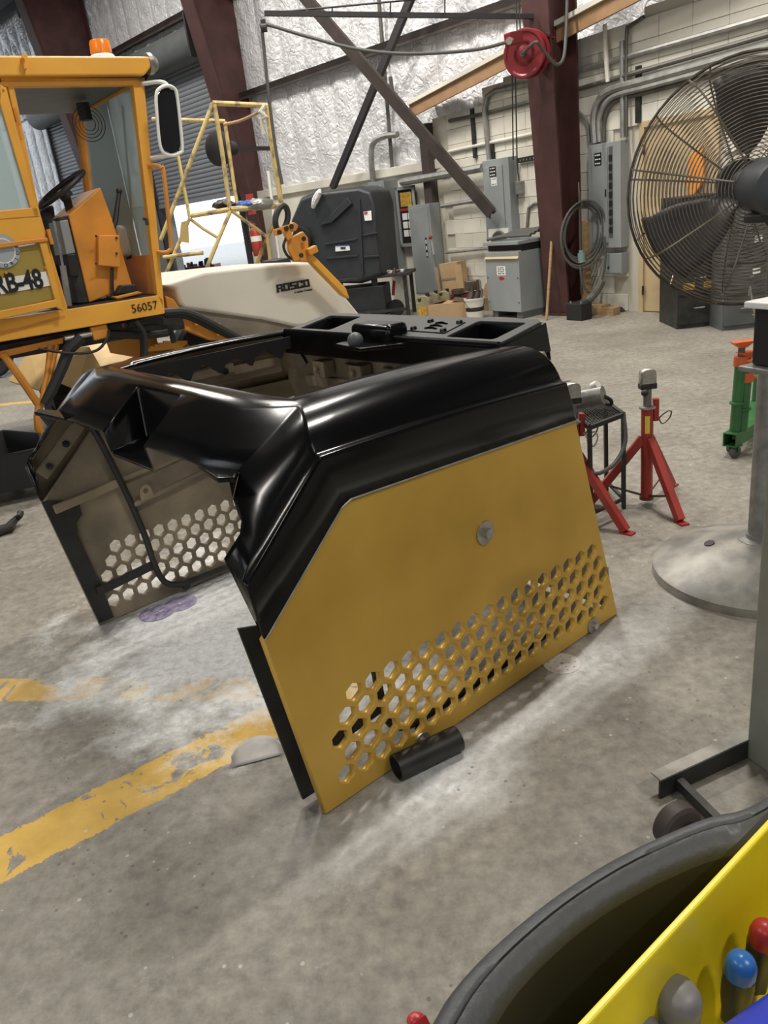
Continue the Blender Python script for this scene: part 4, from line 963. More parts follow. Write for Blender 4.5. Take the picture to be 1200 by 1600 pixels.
# the tank: frame parallel to the photograph's view of it
def plastic_tank():
    Y0 = 11.35
    t = thing('plastic_tank', 'big black moulded plastic tank with white stickers behind the workbench', 'tank', FL(560,500)+Vector((0,.35,0)))
    # outline in pixels of the face towards us, and extrusion backwards
    f = [(456,345),(470,312),(492,303),(560,295),(578,301),(585,320),(588,360),(592,405),(595,428),(560,440),(480,438),(462,405)]
    dv = Vector((.25,.75,0))
    bm = B(); F0 = [AT(x, y, Y0+ (560-x)*.004) for x, y in f]
    c = sum(F0, Vector())/len(F0)
    F1 = [p + dv*.15 + (p-c)*.06 for p in F0]; F2 = [p+dv for p in F1]
    n = len(f); vs = [bm.verts.new(p) for p in F0+F1+F2]
    bm.faces.new(vs[:n]); bm.faces.new(vs[2*n:][::-1])
    for k in (0, 1):
        for i in range(n): bm.faces.new((vs[k*n+i], vs[k*n+(i+1)%n], vs[(k+1)*n+(i+1)%n], vs[(k+1)*n+i]))
    body = mk('body', bm, 'black_plastic', t, bevel=.03, seg=3, smooth=True)
    def fp(x, y, o=.02): return AT(x, y, Y0+(560-x)*.004-o)
    bm = B(); prism(bm, [fp(502,352,0), fp(545,308,0), fp(552,318,0), fp(520,348,0)], (-.02,-.06,0)); mk('moulded_ridge', bm, 'black_plastic', t, bevel=.01)
    for pts in ([(508,380),(558,372),(558,375),(508,383)], [(510,402),(560,398),(560,401),(510,405)], [(560,310),(566,430),(569,430),(563,310)], [(567,366),(590,362),(590,365),(567,369)], [(569,400),(593,398),(593,401),(569,403)]):
        bm = B(); prism(bm, [fp(*q, 0) for q in pts], (-.008,-.025,0)); mk('moulded_rib', bm, 'black_plastic', t, bevel=.004)
    bm = B(); prism(bm, [fp(524,384), fp(546,383), fp(547,391), fp(524,393)], (0,-.006,0)); s1 = mk('white_sticker', bm, 'paper', t)
    bm = B(); prism(bm, [fp(532,386,.03), fp(540,386,.03), fp(540,389,.03), fp(532,389,.03)], (0,-.004,0)); mk('sticker_print', bm, 'ink', s1)
    bm = B(); prism(bm, [fp(524,383.5,.027), fp(546,382.5,.027), fp(546,384,.027), fp(524,385,.027)], (0,-.003,0)); mat('blue', (.03,.1,.35), .4); mk('sticker_band', bm, 'blue', s1)
    bm = B(); prism(bm, [fp(568,331), fp(580,329), fp(581,344), fp(570,345)], (0,-.006,0)); s2 = mk('warning_sticker', bm, 'paper', t)
    bm = B(); prism(bm, [fp(569,331.5,.03), fp(574,330.5,.03), fp(574,334,.03), fp(569,335,.03)], (0,-.004,0)); mk('sticker_print', bm, 'red', s2)
    bm = B(); tube(bm, [fp(489,324,.05), fp(493,312,.1), fp(498,302,.1), fp(500,297,.02)], [.03,.05,.045,.02], 8, smooth=0); mk('foil_bag', bm, 'foil', t, smooth=True, label='crumpled shiny bag on the tank shoulder')
    bm = B(); cc = fp(474,375,.02); dd = Vector((-.6,-.8,0)); cyl(bm, cc, cc+dd*.05, .17, n=28); mk('round_flange', bm, 'black_matte', t, smooth=True)
    # stand under the tank
    for x in (475, 530, 585):
        q = fp(x, 436, -.2); bm = B(); bx(bm, q.x-.04, q.x+.04, q.y-.04, q.y+.5, 0, q.z); mk('stand_leg', bm, 'bar_black', t)
    return t
plastic_tank()

# ================================================================== broom sweeper
SA = R_(35); Sd = Vector((math.cos(SA), math.sin(SA), 0)); Sn = Vector((math.sin(SA), -math.cos(SA), 0)); S0 = AT(258,490,6.2)
def CS(x, y, out=0.0): return PLN(x, y, S0 + Sn*out, Sn)
def SZ(s, z, out=0.0): return Vector((S0.x, S0.y, 0)) + Sd*s + Sn*out + Vector((0,0,z))
def sz(x, y, out=0.0):
    p = CS(x, y, out) - S0; return p.dot(Sd), p.z + S0.z
sw = thing('broom_sweeper', 'yellow broom sweeper with an open cab and a white water tank', 'sweeper', (S0.x-.8, S0.y+.3, 0))
def sp(name, pts, th, m='yellow', out=0.0, parent=sw, bevel=.006, **k):
    """flat panel: pixel outline on the cab's side plane, thickness into the cab"""
    bm = B(); prism(bm, [CS(x, y, out) for x, y in pts], -Sn*th); return mk(name, bm, m, parent, bevel=bevel, **k)
CW = 1.35
zR0, zR1 = sz(0,122)[1], sz(0,90)[1]; zS0, zS1 = sz(258,490)[1], sz(248,462)[1]
sL = sz(0,300)[0]-.9; sFt = sz(225,123)[0]; sFb = 0.0
# roof
bm = B(); a = [SZ(sL-.1, zR0, .06), SZ(sz(222,122)[0], zR0, .06), SZ(sz(238,108)[0], zR0+.08, .06), SZ(sz(233,92)[0], zR1, .06), SZ(sL-.1, zR1, .06)]
prism(bm, a, -Sn*(CW+.12)); roof = mk('roof', bm, 'yellow', sw, bevel=.012)
bm = B(); p0 = [CS(x, y, .065) for x, y in ((32,92),(33,87),(37,86),(40,90),(41,108),(37,109),(36,96))]; prism(bm, p0, Sn*.05); mk('roof_hook', bm, 'yellow', roof)
bm = B(); prism(bm, [SZ(sL, zR0-.004), SZ(sFt, zR0-.004), SZ(sFt, zR0-.004, -CW), SZ(sL, zR0-.004, -CW)], (0,0,-.02)); mk('headliner', bm, 'panel_dark', sw)
# sill, floor and lower body
sp('sill', [(-60,545),(258,490),(255,468),(248,461),(108,483),(-60,508)], .08)
bm = B(); prism(bm, [SZ(sL, zS1-.03, -.09), SZ(0, zS1-.03, -.09), SZ(0, zS1-.03, -CW), SZ(sL, zS1-.03, -CW)], (0,0,-.06)); mk('cab_floor', bm, 'bar_black', sw)
sp('door_mat', [(108,486),(110,481),(247,459),(247,464)], .9, 'rubber', -.02, bevel=0)
bm = text('56057', .085, axes(CS(226,480,.004), Sd, (0,0,1), Sn), .0012); mk('fleet_number', bm, 'ink', sw)
sp('stain_patch', [(0,518),(30,512),(100,492),(102,497),(60,508),(0,525)], .002, 'orange', .002, bevel=0)
# posts
sp('front_post', [(207,122),(225,122),(258,490),(246,462)], .07)
sp('door_header', [(0,121),(226,121),(226,133),(0,136)], .06)
sp('rear_door_post', [(11,128),(22,134),(62,330),(106,481),(96,492),(70,400),(46,310)], .06)
bm = B(); prism(bm, [CS(222,134,-.02), CS(226,134,-.02), CS(237,330,-.02), CS(257,480,-.02), CS(253,480,-.02), CS(232,330,-.02)], -Sn*.03); mk('door_seal', bm, 'rubber', sw)
for s_ in (sL,):
    for o in (-.03, -CW): bm = B(); bar(bm, SZ(s_, zS0, o), SZ(s_, zR0, o), .07, .07, Sd); mk('rear_post', bm, 'yellow', sw)
bm = B(); bar(bm, SZ(sFt-.05, zR0, -CW), SZ(-.02, zS1, -CW), .07, .07, Sd); mk('far_front_post', bm, 'orange', sw)
bm = B(); bar(bm, SZ(sL+.95, zR0, -CW), SZ(sL+.98, zS1, -CW), .05, .05, Sd); mk('far_door_post', bm, 'orange', sw)
# windscreen across the front
def fr(k, o):    # point on the sloping front, k=0 bottom .. 1 top
    return SZ(-.02+(sFt-.03)*k, zS1+(zR0-zS1)*k, o)
bm = B(); prism(bm, [fr(.2,-.08), fr(.97,-.08), fr(.97,-CW+.08), fr(.2,-CW+.08)], Sd*.006); mk('windscreen', bm, 'glass_dusty', sw)
bm = B(); prism(bm, [fr(0,-.06), fr(.2,-.06), fr(.2,-CW+.06), fr(0,-CW+.06)], Sd*.02); mk('front_kickplate', bm, 'orange', sw)
bm = B(); prism(bm, [fr(.97,-.06), fr(1.0,-.06), fr(1.0,-CW+.06), fr(.97,-CW+.06)], Sd*.02); mk('front_header', bm, 'yellow', sw)
bm = B(); tube(bm, [fr(.25,-.5)+Sd*.03, fr(.55,-.45)+Sd*.03, fr(.92,-.42)+Sd*.03], .01, 6); mk('wiper', bm, 'black_matte', sw)
# rear side door panel (folded open): window, middle panel, hatch
dp = thing_part = None
sp('panel_frame_top', [(0,131),(8,137),(9,146),(0,146)], .05, out=.06)
sp('panel_frame_post', [(2,138),(10,136),(60,330),(62,338),(52,338),(0,160)], .05, out=.06)
sp('side_window', [(-40,148),(1,148),(47,326),(-40,332)], .006, 'glass_dusty', .04, bevel=0)
sp('window_rail', [(-40,333),(60,323),(63,338),(-40,346)], .05, out=.06)
sp('middle_panel', [(-40,345),(63,338),(72,374),(-40,390)], .04, 'yellow', .055)
sp('drip_rail', [(-40,384),(74,371),(76,377),(-40,394)], .06, 'orange', .08)
h1 = sp('hatch_panel', [(-40,398),(64,380),(88,468),(-40,502)], .03, 'yellow', .04)
mat('olive', (0.33,0.24,0.05), .5, var=.15, vscale=3)
sp('hatch_sheet', [(-40,398),(62,382),(86,466),(-40,496)], .006, 'olive', .048, h1, bevel=0)
sp('hatch_frame', [(62,380),(73,378),(97,476),(99,486),(88,480),(86,468)], .05, 'yellow', .07, h1)
sp('hatch_frame', [(-40,494),(87,468),(98,478),(-40,508)], .05, 'yellow', .07, h1)
lp = sp('model_plate', [(-40,442),(72,424),(80,446),(-40,467)], .004, 'paper', .054, h1, bevel=0)
bm = text('RB-48', .178, axes(CS(29,441.5,.057), Sd, (0,0,1), Sn), .0012, bold=.005, spacing=.97, sx=.74); mk('model_lettering', bm, 'ink', lp)
mat('seal_grey', (.33,.38,.4), .5); mat('seal_blue', (.35,.42,.5), .5)
bm = B(); c = CS(4,392,.056); lathe(bm, [(.0,0),(.108,0),(.108,.002),(0,.002)], axes(c, Sd, (0,0,1), Sn), 40); seal = mk('round_seal', bm, 'seal_grey', h1)
bm = B(); lathe(bm, [(.075,.002),(.08,.003),(.082,.002)], axes(c, Sd, (0,0,1), Sn), 40, cap0=False, cap1=False); mk('seal_ring', bm, 'paper', seal)
for i, chh in enumerate('FLORIDA'):
    an = R_(-145+26*i); p = c + Sd*(.094*math.cos(an)) + Vector((0,0,1))*(.094*math.sin(an)) + Sn*.0025
    tx = Sd*(-math.sin(an)) + Vector((0,0,1))*math.cos(an); ty = -(Sd*math.cos(an)+Vector((0,0,1))*math.sin(an))
    bm = text(chh, .034, axes(p, tx, ty, Sn), .0005, bold=.0005); mk('seal_letter', bm, 'ink', seal)
for x, y in ((9,426),(71,418),(72,393)):
    bm = B(); c = CS(x, y, .054); cyl(bm, c, c+Sn*.008, .01, n=6); mk('rivet', bm, 'orange', h1)
for x, y in ((25,182),(78,370),(28,205)):
    bm = B(); c = CS(x, y, .03); cyl(bm, c-Vector((0,0,.05)), c+Vector((0,0,.05)), .015, n=8); mk('hinge', bm, 'orange', sw)
# console and controls
co = sp('console', [(107,336),(157,292),(174,338),(207,446),(140,473)], .45, 'orange', -.18, bevel=.01)
bx_ = sp('control_box', [(150,368),(183,368),(184,418),(150,415)], -.06, 'orange', -.18, co)
for x, y in ((150,369),(182,372),(182,396),(150,412)): bm = B(); c = CS(x,y,-.115); cyl(bm, c, c+Sn*.006, .009, n=6); mk('screw', bm, 'dark_steel', bx_)
sp('console_front', [(92,340),(107,336),(140,473),(122,474)], .45, 'bar_black', -.2, co)
sp('gauge_panel', [(93,345),(106,343),(118,395),(104,398)], .3, 'panel_grey', -.17, co)
sp('switch_block', [(105,398),(118,396),(124,432),(110,432)], .2, 'black_matte', -.165, co)
bm = B(); tube(bm, [CS(175,418,-.15), CS(175,440,-.15), CS(176,462,-.15)], .012, 6); mk('pedal_rod', bm, 'black_matte', co)
bm = B(); prism(bm, [CS(182,460,-.1), CS(190,446,-.1), CS(212,444,-.1), CS(216,456,-.1)], -Sn*.15); mk('foot_pedal', bm, 'black_matte', sw, bevel=.008)
sp('pedal_plate', [(178,464),(216,455),(224,458),(184,468)], .2, 'orange', -.08)
bm = B(); tube(bm, [CS(172,368,-.2), CS(180,345,-.22), CS(186,300,-.25)], [.02,.022,.016], 8); ball(bm, CS(186,299,-.25), .024, n=10); mk('lever', bm, 'black_matte', sw, smooth=True)
sp('washer_bottle', [(182,352),(196,352),(207,392),(196,402),(186,398)], .16, 'tank_white', -.55, bevel=.03)
bm = B(); tube(bm, [CS(205,377,-.5), CS(212,382,-.5), CS(208,398,-.5), CS(198,404,-.5)], .012, 6, smooth=4); mk('washer_hose', bm, 'rubber', sw, smooth=True)
wc = CS(95,296,-.35); wn = (Vector((0,0,.85)) - Sd*.5).normalized(); x_, y_, z_ = frame((0,0,0), wn)
bm = B(); tube(bm, [wc + x_*(.21*math.cos(a)) + y_*(.21*math.sin(a)) for a in [i*math.pi/16 for i in range(32)]], .019, 8, closed=True); stw = mk('steering_wheel', bm, 'black_matte', sw, smooth=True)
for k in range(3):
    a = R_(90+120*k); bm = B(); tube(bm, [wc - wn*.04, wc + x_*(.2*math.cos(a)) + y_*(.2*math.sin(a))], .014, 6); mk('spoke', bm, 'black_matte', stw)
bm = B(); cyl(bm, wc-wn*.07, wc-wn*.02, .05, n=14); mk('wheel_hub', bm, 'black_matte', stw, smooth=True)
bm = B(); tube(bm, [wc-wn*.05, CS(112,340,-.4), CS(125,400,-.4)], .03, 8); mk('steering_column', bm, 'black_matte', sw, smooth=True)
bm = B(); prism(bm, [CS(62,330,-.6), CS(85,318,-.6), CS(96,400,-.6), CS(80,420,-.6)], -Sn*.35); mk('seat_back', bm, 'black_matte', sw, bevel=.03); bm = B(); prism(bm, [CS(70,420,-.5), CS(110,405,-.5), CS(115,425,-.5), CS(75,440,-.5)], -Sn*.45); mk('seat_cushion', bm, 'black_matte', sw, bevel=.03)
bm = B(); tube(bm, [CS(84,345,-.08), CS(92,380,-.08), CS(98,415,-.08)], .009, 6); tube(bm, [CS(98,415,-.08), CS(108,478,-.08)], .022, 8); mk('gas_strut', bm, 'galv', sw, smooth=True)
# small cab fan hanging from the roof
cf = CS(135,188,-.7); bm = B(); cyl(bm, cf, cf+Vector((0,0,.12)), .05, n=12); mk('cab_fan_motor', bm, 'black_matte', sw, smooth=True)
for k in range(4): bm = B(); fx, fy, fz = frame((0,0,0), Sn); rr_ = .05+.025*k; tube(bm, [cf-Vector((0,0,.03))+Sn*.04 + fx*(rr_*math.cos(a))+fy*(rr_*math.sin(a)) for a in [i*math.pi/10 for i in range(20)]], .003, 4, closed=True); mk('cab_fan_ring', bm, 'dark_steel', sw)
# beacon, lamp, mirror, handles
bt_ = CS(158,89,-.5); 
bm = B(); bc = SZ(sz(160,89,-.5)[0], zR1, -.5); box(bm, bc+Vector((0,0,.035)), (.34,.26,.07), SA); bp_ = mk('beacon_plate', bm, 'bar_black', sw, bevel=.006)
bm = B(); lathe(bm, [(.095,.07),(.095,.10),(.085,.115),(.075,.12),(.0,.12)], Matrix.Translation(bc), 24); mk('beacon_base', bm, 'white', bp_, smooth=True)
bm = B(); lathe(bm, [(.07,.12),(.078,.13),(.074,.20),(.066,.215),(0,.217)], Matrix.Translation(bc), 24); mk('beacon_lens', bm, 'lens_amber', bp_, smooth=True)
wl0 = CS(236,100,.0); bm = B(); lathe(bm, [(.0,-.04),(.04,-.04),(.07,.0),(.07,.03),(.06,.035),(0,.03)], axes(wl0, Sn, Vector((0,0,1)), Sn.cross(Vector((0,0,1)))*1), 20); mk('work_lamp', bm, 'galv', sw, smooth=True)
bm = B(); bar(bm, CS(226,124,-.1), CS(236,106,-.05), .05, .05); mk('lamp_bracket', bm, 'bar_black', sw)
mo = .12
bm = B(); tube(bm, [CS(222,131,0), CS(250,128,.1), CS(262,134,mo), CS(267,150,mo), CS(274,230,mo), CS(270,241,mo), CS(258,244,.1), CS(236,247,0)], .014, 8, smooth=4); mf = mk('mirror_frame', bm, 'white', sw, smooth=True)
bm = B(); tube(bm, [CS(x, y, mo+.03) for x, y in ((244,150),(250,138),(262,134),(274,140),(278,160),(285,228),(281,239),(268,243),(256,239),(250,226),(246,190))], .012, 8, closed=True, smooth=4); mk('mirror_rim', bm, 'white', mf, smooth=True)
bm = B(); prism(bm, [CS(x, y, mo+.02) for x, y in ((246,150),(252,140),(262,137),(272,142),(276,160),(282,226),(279,236),(268,240),(258,236),(252,226))], -Sn*.02); mat('mirror_back', (.03,.03,.035), .15, metal=.6); mk('mirror_glass', bm, 'mirror_back', mf)
bm = B(); tube(bm, [CS(233,259,0), CS(244,259,.07), CS(252,262,.1), CS(256,272,.1), CS(267,380,.1), CS(265,391,.1), CS(258,395,.08), CS(247,394,0)], .016, 8, smooth=4); mk('grab_handle', bm, 'orange', sw, smooth=True)
bm = B(); tube(bm, [CS(225,342,0), CS(229,343,.05), CS(230,352,.05)], .012, 6); mk('door_latch', bm, 'dark_steel', sw)
# ---- chassis under the cab
def q3(name, pts, vec, m, parent=sw, bevel=.005):
    bm = B(); prism(bm, pts, vec); return mk(name, bm, m, parent, bevel=bevel)
sp('chassis_beam', [(-60,562),(100,527),(99,537),(-60,574)], .12, 'orange', -.1)
q3('under_frame', [SZ(sL+.3, zS0-.02, -.15), SZ(0.2, zS0-.02, -.15), SZ(.2, zS0-.16, -.15), SZ(sL+.3, zS0-.12, -.15)], -Sn*.9, 'bar_black')
for nm, pts, r in (('stand_strut', [(4,552),(30,588),(60,632)], .028), ('stand_strut', [(79,540),(74,585),(64,635)], .022), ('stand_strut', [(89,539),(80,580),(66,632)], .018), ('stand_hook', [(62,632),(59,650),(60,668),(68,684)], .03)):
    bm = B(); tube(bm, [CS(x, y, -.1) for x, y in pts], r, 8); mk(nm, bm, 'orange', sw, smooth=True)
bm = B(); tube(bm, [CS(126,527,-.05), CS(108,545,-.05), CS(97,575,-.05), CS(80,612,-.05), CS(68,632,-.05)], [.05,.045,.04,.04,.03], 8, smooth=0); mk('rubber_strap', bm, 'rubber', sw, smooth=True)
bm = B(); tube(bm, [CS(101,529,-.05), CS(145,521,-.05)], .02, 10); mk('cylinder_rod', bm, 'zinc', sw, smooth=True)
bm = B(); bar(bm, CS(143,522,-.05), CS(168,516,-.05), .05, .1); mk('clevis', bm, 'orange', sw, bevel=.01)
bm = B(); tube(bm, [CS(60,545,0), CS(110,552,0), CS(150,548,0), CS(168,528,0), CS(170,515,0)], .011, 6, smooth=5); mk('loose_cable', bm, 'rubber', sw, smooth=True)
for k, pts in enumerate(([(205,500),(215,512),(222,535),(222,560)], [(180,520),(230,508),(262,512),(272,535)], [(170,522),(225,524),(262,520)], [(200,505),(235,495),(258,489)], [(258,492),(290,494),(330,512),(372,532)], [(256,488),(292,488),(335,508),(380,532)], [(212,502),(225,520),(228,545),(226,565)])):
    bm = B(); tube(bm, [CS(x, y, -.2+.03*k) for x, y in pts], .018+.006*(k % 3), 8, smooth=5); mk('hydraulic_hose', bm, 'rubber', sw, smooth=True)
sp('tail_lamp', [(190,506),(194,505),(195,511),(191,512)], .02, 'red', -.1, bevel=0)
# front frame arms towards the tank
sp('frame_arm', [(250,484),(290,492),(345,514),(388,532),(330,532),(258,502)], .1, 'orange', -.35)
sp('frame_gusset', [(258,462),(272,468),(282,484),(262,486)], .08, 'orange', -.2)
for x, y in ((306,498),(340,514)): bm = B(); c = CS(x,y,-.3); box(bm, c, (.05,.05,.1), SA); mk('hose_clip', bm, 'orange', sw)
sp('frame_plate', [(165,525),(240,512),(250,545),(255,566),(175,552)], .05, 'orange', -.7)
q3('step_grating', [CS(225,552,-.55), CS(262,533,-.75), CS(295,538,-.75), CS(285,546,-.6), CS(228,556,-.5)], (0,0,-.02), 'yellow')
for k in range(5): bm = B(); a0 = Vector(CS(228+7*k,551-3*k,-.55)); b0 = Vector(CS(285+2*k,545-1.6*k,-.6)); bar(bm, a0+Vector((0,0,.02)), b0+Vector((0,0,.02)), .015, .03); mk('grating_bar', bm, 'yellow', sw)
# broom hood and brush
Yq = 7.0
def Q(x, y, dY=0.0): return AT(x, y, Yq+dY)
bm = B(); mesh(bm, [Q(16,597,.3), Q(48,548,.5), Q(108,529,.6), Q(140,545,.1), Q(72,590,-.1), Q(64,612,-.1), Q(230,552,.5), Q(160,580,0), Q(120,610,-.2)], [(0,1,2,3,4,5),(2,6,7,3),(3,7,8,4)], 0)
mat('hood_tan', (.70,.47,.2), .55, var=.25, vscale=3); hd = mk('broom_hood', bm, 'hood_tan', sw); md = hd.modifiers.new('s','SOLIDIFY'); md.thickness = .02
bcx = Q(75,628,.25); bm = B()
bxd = (Sd*.94).normalized()
rb = random.Random(5)
for k in range(420):
    a = rb.uniform(0, 2*math.pi); s_ = rb.uniform(0, 1.2); d_ = (Vector((0,0,1))*math.cos(a) + Sn*math.sin(a)); c = bcx + bxd*s_
    v0 = c + d_*.1; v1 = c + d_*(rb.uniform(.29,.33)) + Vector((rb.uniform(-.01,.01),)*3); w_ = bxd*.012
    mesh(bm, [v0-w_, v0+w_, v1+w_*.6, v1-w_*.6], [(0,1,2,3)])
cyl(bm, bcx, bcx+bxd*1.2, .24, n=20); mk('brush', bm, 'rubber', sw, kind='stuff')
for s_ in (.25, 1.6):
    for o in (-.15, -1.1):
        c = SZ(sL-.1+s_*.6 if s_ < 1 else .9, .36, o-.3); bm = B(); lathe(bm, [(.18,-.1),(.33,-.11),(.36,-.07),(.36,.07),(.33,.11),(.18,.1)], axes(c, Sd, (0,0,1), Sn), 28); w_ = mk('tyre', bm, 'rubber', sw, smooth=True)
        bm = B(); lathe(bm, [(0,-.05),(.18,-.08),(.18,.08),(0,.05)], axes(c, Sd, (0,0,1), Sn), 20); mk('rim', bm, 'white', w_, smooth=True)
# ---- white water tank
To = -.25
front = [(256,446),(320,425),(390,417),(454,411),(484,410),(500,416),(514,433),(563,493),(510,506),(463,510),(413,499),(288,482),(281,472),(276,452)]
FT = [CS(x, y, To) for x, y in front]; c = sum(FT, Vector())/len(FT)
bm = B(); G0 = [p - Sn*.0 for p in FT]; rim = [p - Sn*.06 + (p-c)*.03 for p in FT]
n = len(FT); vs = [bm.verts.new(p) for p in G0+rim+[p - Sn*.9 for p in rim]]
bm.faces.new(vs[:n]); bm.faces.new(vs[2*n:][::-1])
for k in (0,1):
    for i in range(n): bm.faces.new((vs[k*n+i], vs[k*n+(i+1)%n], vs[(k+1)*n+(i+1)%n], vs[(k+1)*n+i]))
tk = mk('water_tank', bm, 'tank_white', sw, bevel=.025, seg=3, smooth=True, label='white moulded water tank')
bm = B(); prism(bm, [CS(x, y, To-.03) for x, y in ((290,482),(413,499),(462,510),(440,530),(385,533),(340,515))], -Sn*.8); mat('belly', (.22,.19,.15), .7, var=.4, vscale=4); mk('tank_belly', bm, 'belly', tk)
tcx = CS(458.5,444.5,To+.012)
# heavy slab lettering built bar by bar
def slab(s, h, M):
    bm = B(); x = 0; w = h*.92; b_ = h*.27
    def r(x0, x1, y0, y1):
        v = [M @ Vector((X, Y, Z)) for X in (x+x0, x+x1) for Y in (y0, y1) for Z in (0, .006)]
        mesh(bm, v, [(0,1,3,2),(4,6,7,5),(0,4,5,1),(2,3,7,6),(0,2,6,4),(1,5,7,3)])
    for chh in s:
        if chh in 'RO': r(.0,b_,0,h); r(w-b_,w,0 if chh=='O' else h*.5,h); r(b_,w-b_,h-b_*.8,h); 
        if chh == 'O': r(b_,w-b_,0,b_*.8)
        if chh == 'R': r(b_,w-b_,h*.38,h*.38+b_*.7); r(w-b_*1.1,w-.0,0,h*.42); r(-b_*.25,b_*1.25,0,b_*.5); r(w-b_*1.3,w+b_*.2,0,b_*.5)
        if chh == 'S': r(0,w,h-b_*.8,h); r(0,w,0,b_*.8); r(0,w,h*.5-b_*.35,h*.5+b_*.35); r(0,b_,h*.5,h); r(w-b_,w,0,h*.5)
        if chh == 'C': r(0,b_,0,h); r(b_,w,h-b_*.8,h); r(b_,w,0,b_*.8); r(w-b_,w,h*.62,h); r(w-b_,w,0,h*.35)
        x += w*1.10
    return bm, x
Ml = axes(CS(433,457,To+.003), Sd, (0,0,1), Sn)
e1 = (CS(485,448,To)-CS(433,457,To)).length; hh = e1/(.92*1.10*5)
bm, wx = slab('ROSCO', hh, Ml @ Matrix.Diagonal((1,.95,1,1))); lg = mk('tank_lettering', bm, 'ink', tk, kind='stuff', label='heavy black ROSCO lettering')
bm = text('A LeeBoy Company', hh*.34, axes(CS(474,454.5,To+.003), Sd, (0,0,1), Sn), .001, bold=.0007, shear=.25); mk('tank_small_lettering', bm, 'ink', tk)
bm = B(); prism(bm, [CS(430,407,To-.3), CS(452,402,To-.3), CS(456,410,To-.3), CS(430,414,To-.3)], -Sn*.25); mk('fill_cap', bm, 'black_matte', tk, bevel=.01)
# ---- folded tow boom in front
Ot = -.05
bmk = sp('boom_plate', [(450,374),(474,361),(482,372),(484,410),(460,409),(452,392)], .04, 'orange', Ot, bevel=.01)
sp('boom_link', [(430,358),(460,347),(467,352),(464,360),(456,363),(458,372),(450,376),(446,364),(432,369)], .05, 'orange', Ot+.03, bevel=.008)
for x, y in ((447,357),(455,354),(436,363),(474,373),(470,399)):
    bm = B(); c_ = CS(x, y, Ot+.03); cyl(bm, c_, c_+Sn*.012, .02, n=12); mk('pin', bm, 'bar_black', bmk)
sp('boom_arm', [(478,400),(488,396),(541,450),(547,467),(538,462)], .08, 'yellow', Ot, bevel=.01)
bm = B(); bar(bm, CS(480,395,Ot+.02), CS(494,388,Ot+.02), .06, .06); mk('boom_knuckle', bm, 'orange', sw, bevel=.01)
ec = CS(440,341,Ot); bm = B(); tube(bm, [ec + Sd*(.06*math.cos(a)+.03*math.sin(a)) + Vector((0,0,.095*math.sin(a))) for a in [i*math.pi/12 for i in range(24)]], .026, 8, closed=True); mk('tow_eye', bm, 'dark_steel', sw, smooth=True)
bm = B(); tube(bm, [CS(447,372,Ot), CS(443,385,Ot), CS(448,398,Ot), CS(456,405,Ot)], .012, 6, smooth=4); mk('boom_hose', bm, 'rubber', sw, smooth=True)

# ================================================================== yellow rolling platform behind the sweeper
Ys = 9.2
def Z3(x, y, dY=0.0): return AT(200+x/4, 100+y/4, Ys+dY)
pf = thing('work_platform', 'old yellow tube work platform with a rope across its top', 'platform', FL(330,452)+Vector((0,.2,0)))
for nm, pts, r in (('top_rail', [(530,245,0),(870,260,.3)], .026), ('corner_post', [(870,260,.3),(900,500,.3),(960,885,.3)], .03), ('corner_post', [(540,250,0),(590,560,0),(635,900,0)], .024),
                   ('diagonal_rail', [(530,245,0),(380,640,-.1),(205,1100,-.2)], .022), ('back_rail', [(150,345,.6),(320,350,.6),(605,358,.8)], .022), ('back_post', [(605,358,.8),(645,640,.8),(685,900,.8)], .022), ('back_post', [(225,450,.6),(310,560,.6),(385,960,.6)], .02),
                   ('deck_rail', [(390,950,0),(640,908,0)], .026), ('deck_rail', [(640,908,0),(965,885,.3)], .03), ('stair_rail', [(385,965,.2),(330,1090,.1),(230,1330,0)], .022), ('stair_rail', [(640,920,0),(580,1060,-.1),(470,1330,-.2)], .024),
                   ('brace', [(390,970,0),(470,1030,0),(560,1085,0)], .018), ('brace', [(650,920,0),(760,1000,.1),(870,1080,.2)], .02), ('leg', [(960,890,.3),(900,1020,.3),(830,1180,.3),(790,1300,.3)], .022), ('leg', [(870,1080,.2),(885,1200,.2),(900,1340,.2)], .02),
                   ('base_rail', [(220,1210,0),(330,1195,0),(470,1180,0)], .022), ('rope', [(600,378,.6),(700,355,.5),(790,315,.3),(850,285,.3)], .016)):
    bm = B(); tube(bm, [Z3(*p) for p in pts], r, 8, smooth=4 if nm == 'rope' else 0); mk(nm, bm, 'cardboard' if nm == 'rope' else 'scaffold', pf, smooth=True)
bm = B(); tube(bm, [Z3(850,260,.27), Z3(830,300,.25), Z3(860,330,.25), Z3(830,345,.25), Z3(840,400,.25), Z3(848,440,.25)], [.03,.035,.03,.028,.02,.028], 8); mk('rope_knot', bm, 'tank_white', pf, smooth=True)
bm = B(); prism(bm, [Z3(400,945,0), Z3(640,900,0), Z3(960,880,.3), Z3(900,870,.9), Z3(420,930,.6)], (0,0,-.03)); mk('deck', bm, 'scaffold', pf)
bm = B(); prism(bm, [Z3(330,990,.05), Z3(375,975,.05), Z3(380,1120,.05), Z3(320,1110,.05)], (0,.02,0)); mk('stair_tread', bm, 'scaffold', pf)
rt = random.Random(9)
for k, (x, y, w, lb, m_) in enumerate(((600,880,.10,'dark bag lying on the yellow platform deck','black_plastic'), (740,885,.09,'dark blue rag bunched on the platform deck','blue'), (820,880,.11,'pale rag at the right end of the platform deck','galv'))):
    p = Z3(x, y, .15); bm = B(); ball(bm, p, w, 1.4, 1, .55, 12)
    for v in bm.verts: v.co += Vector((rt.uniform(-1,1), rt.uniform(-1,1), rt.uniform(-1,1)))*.02
    mk('rag', bm, m_, smooth=True, label=lb, cat='rag', ang=80)
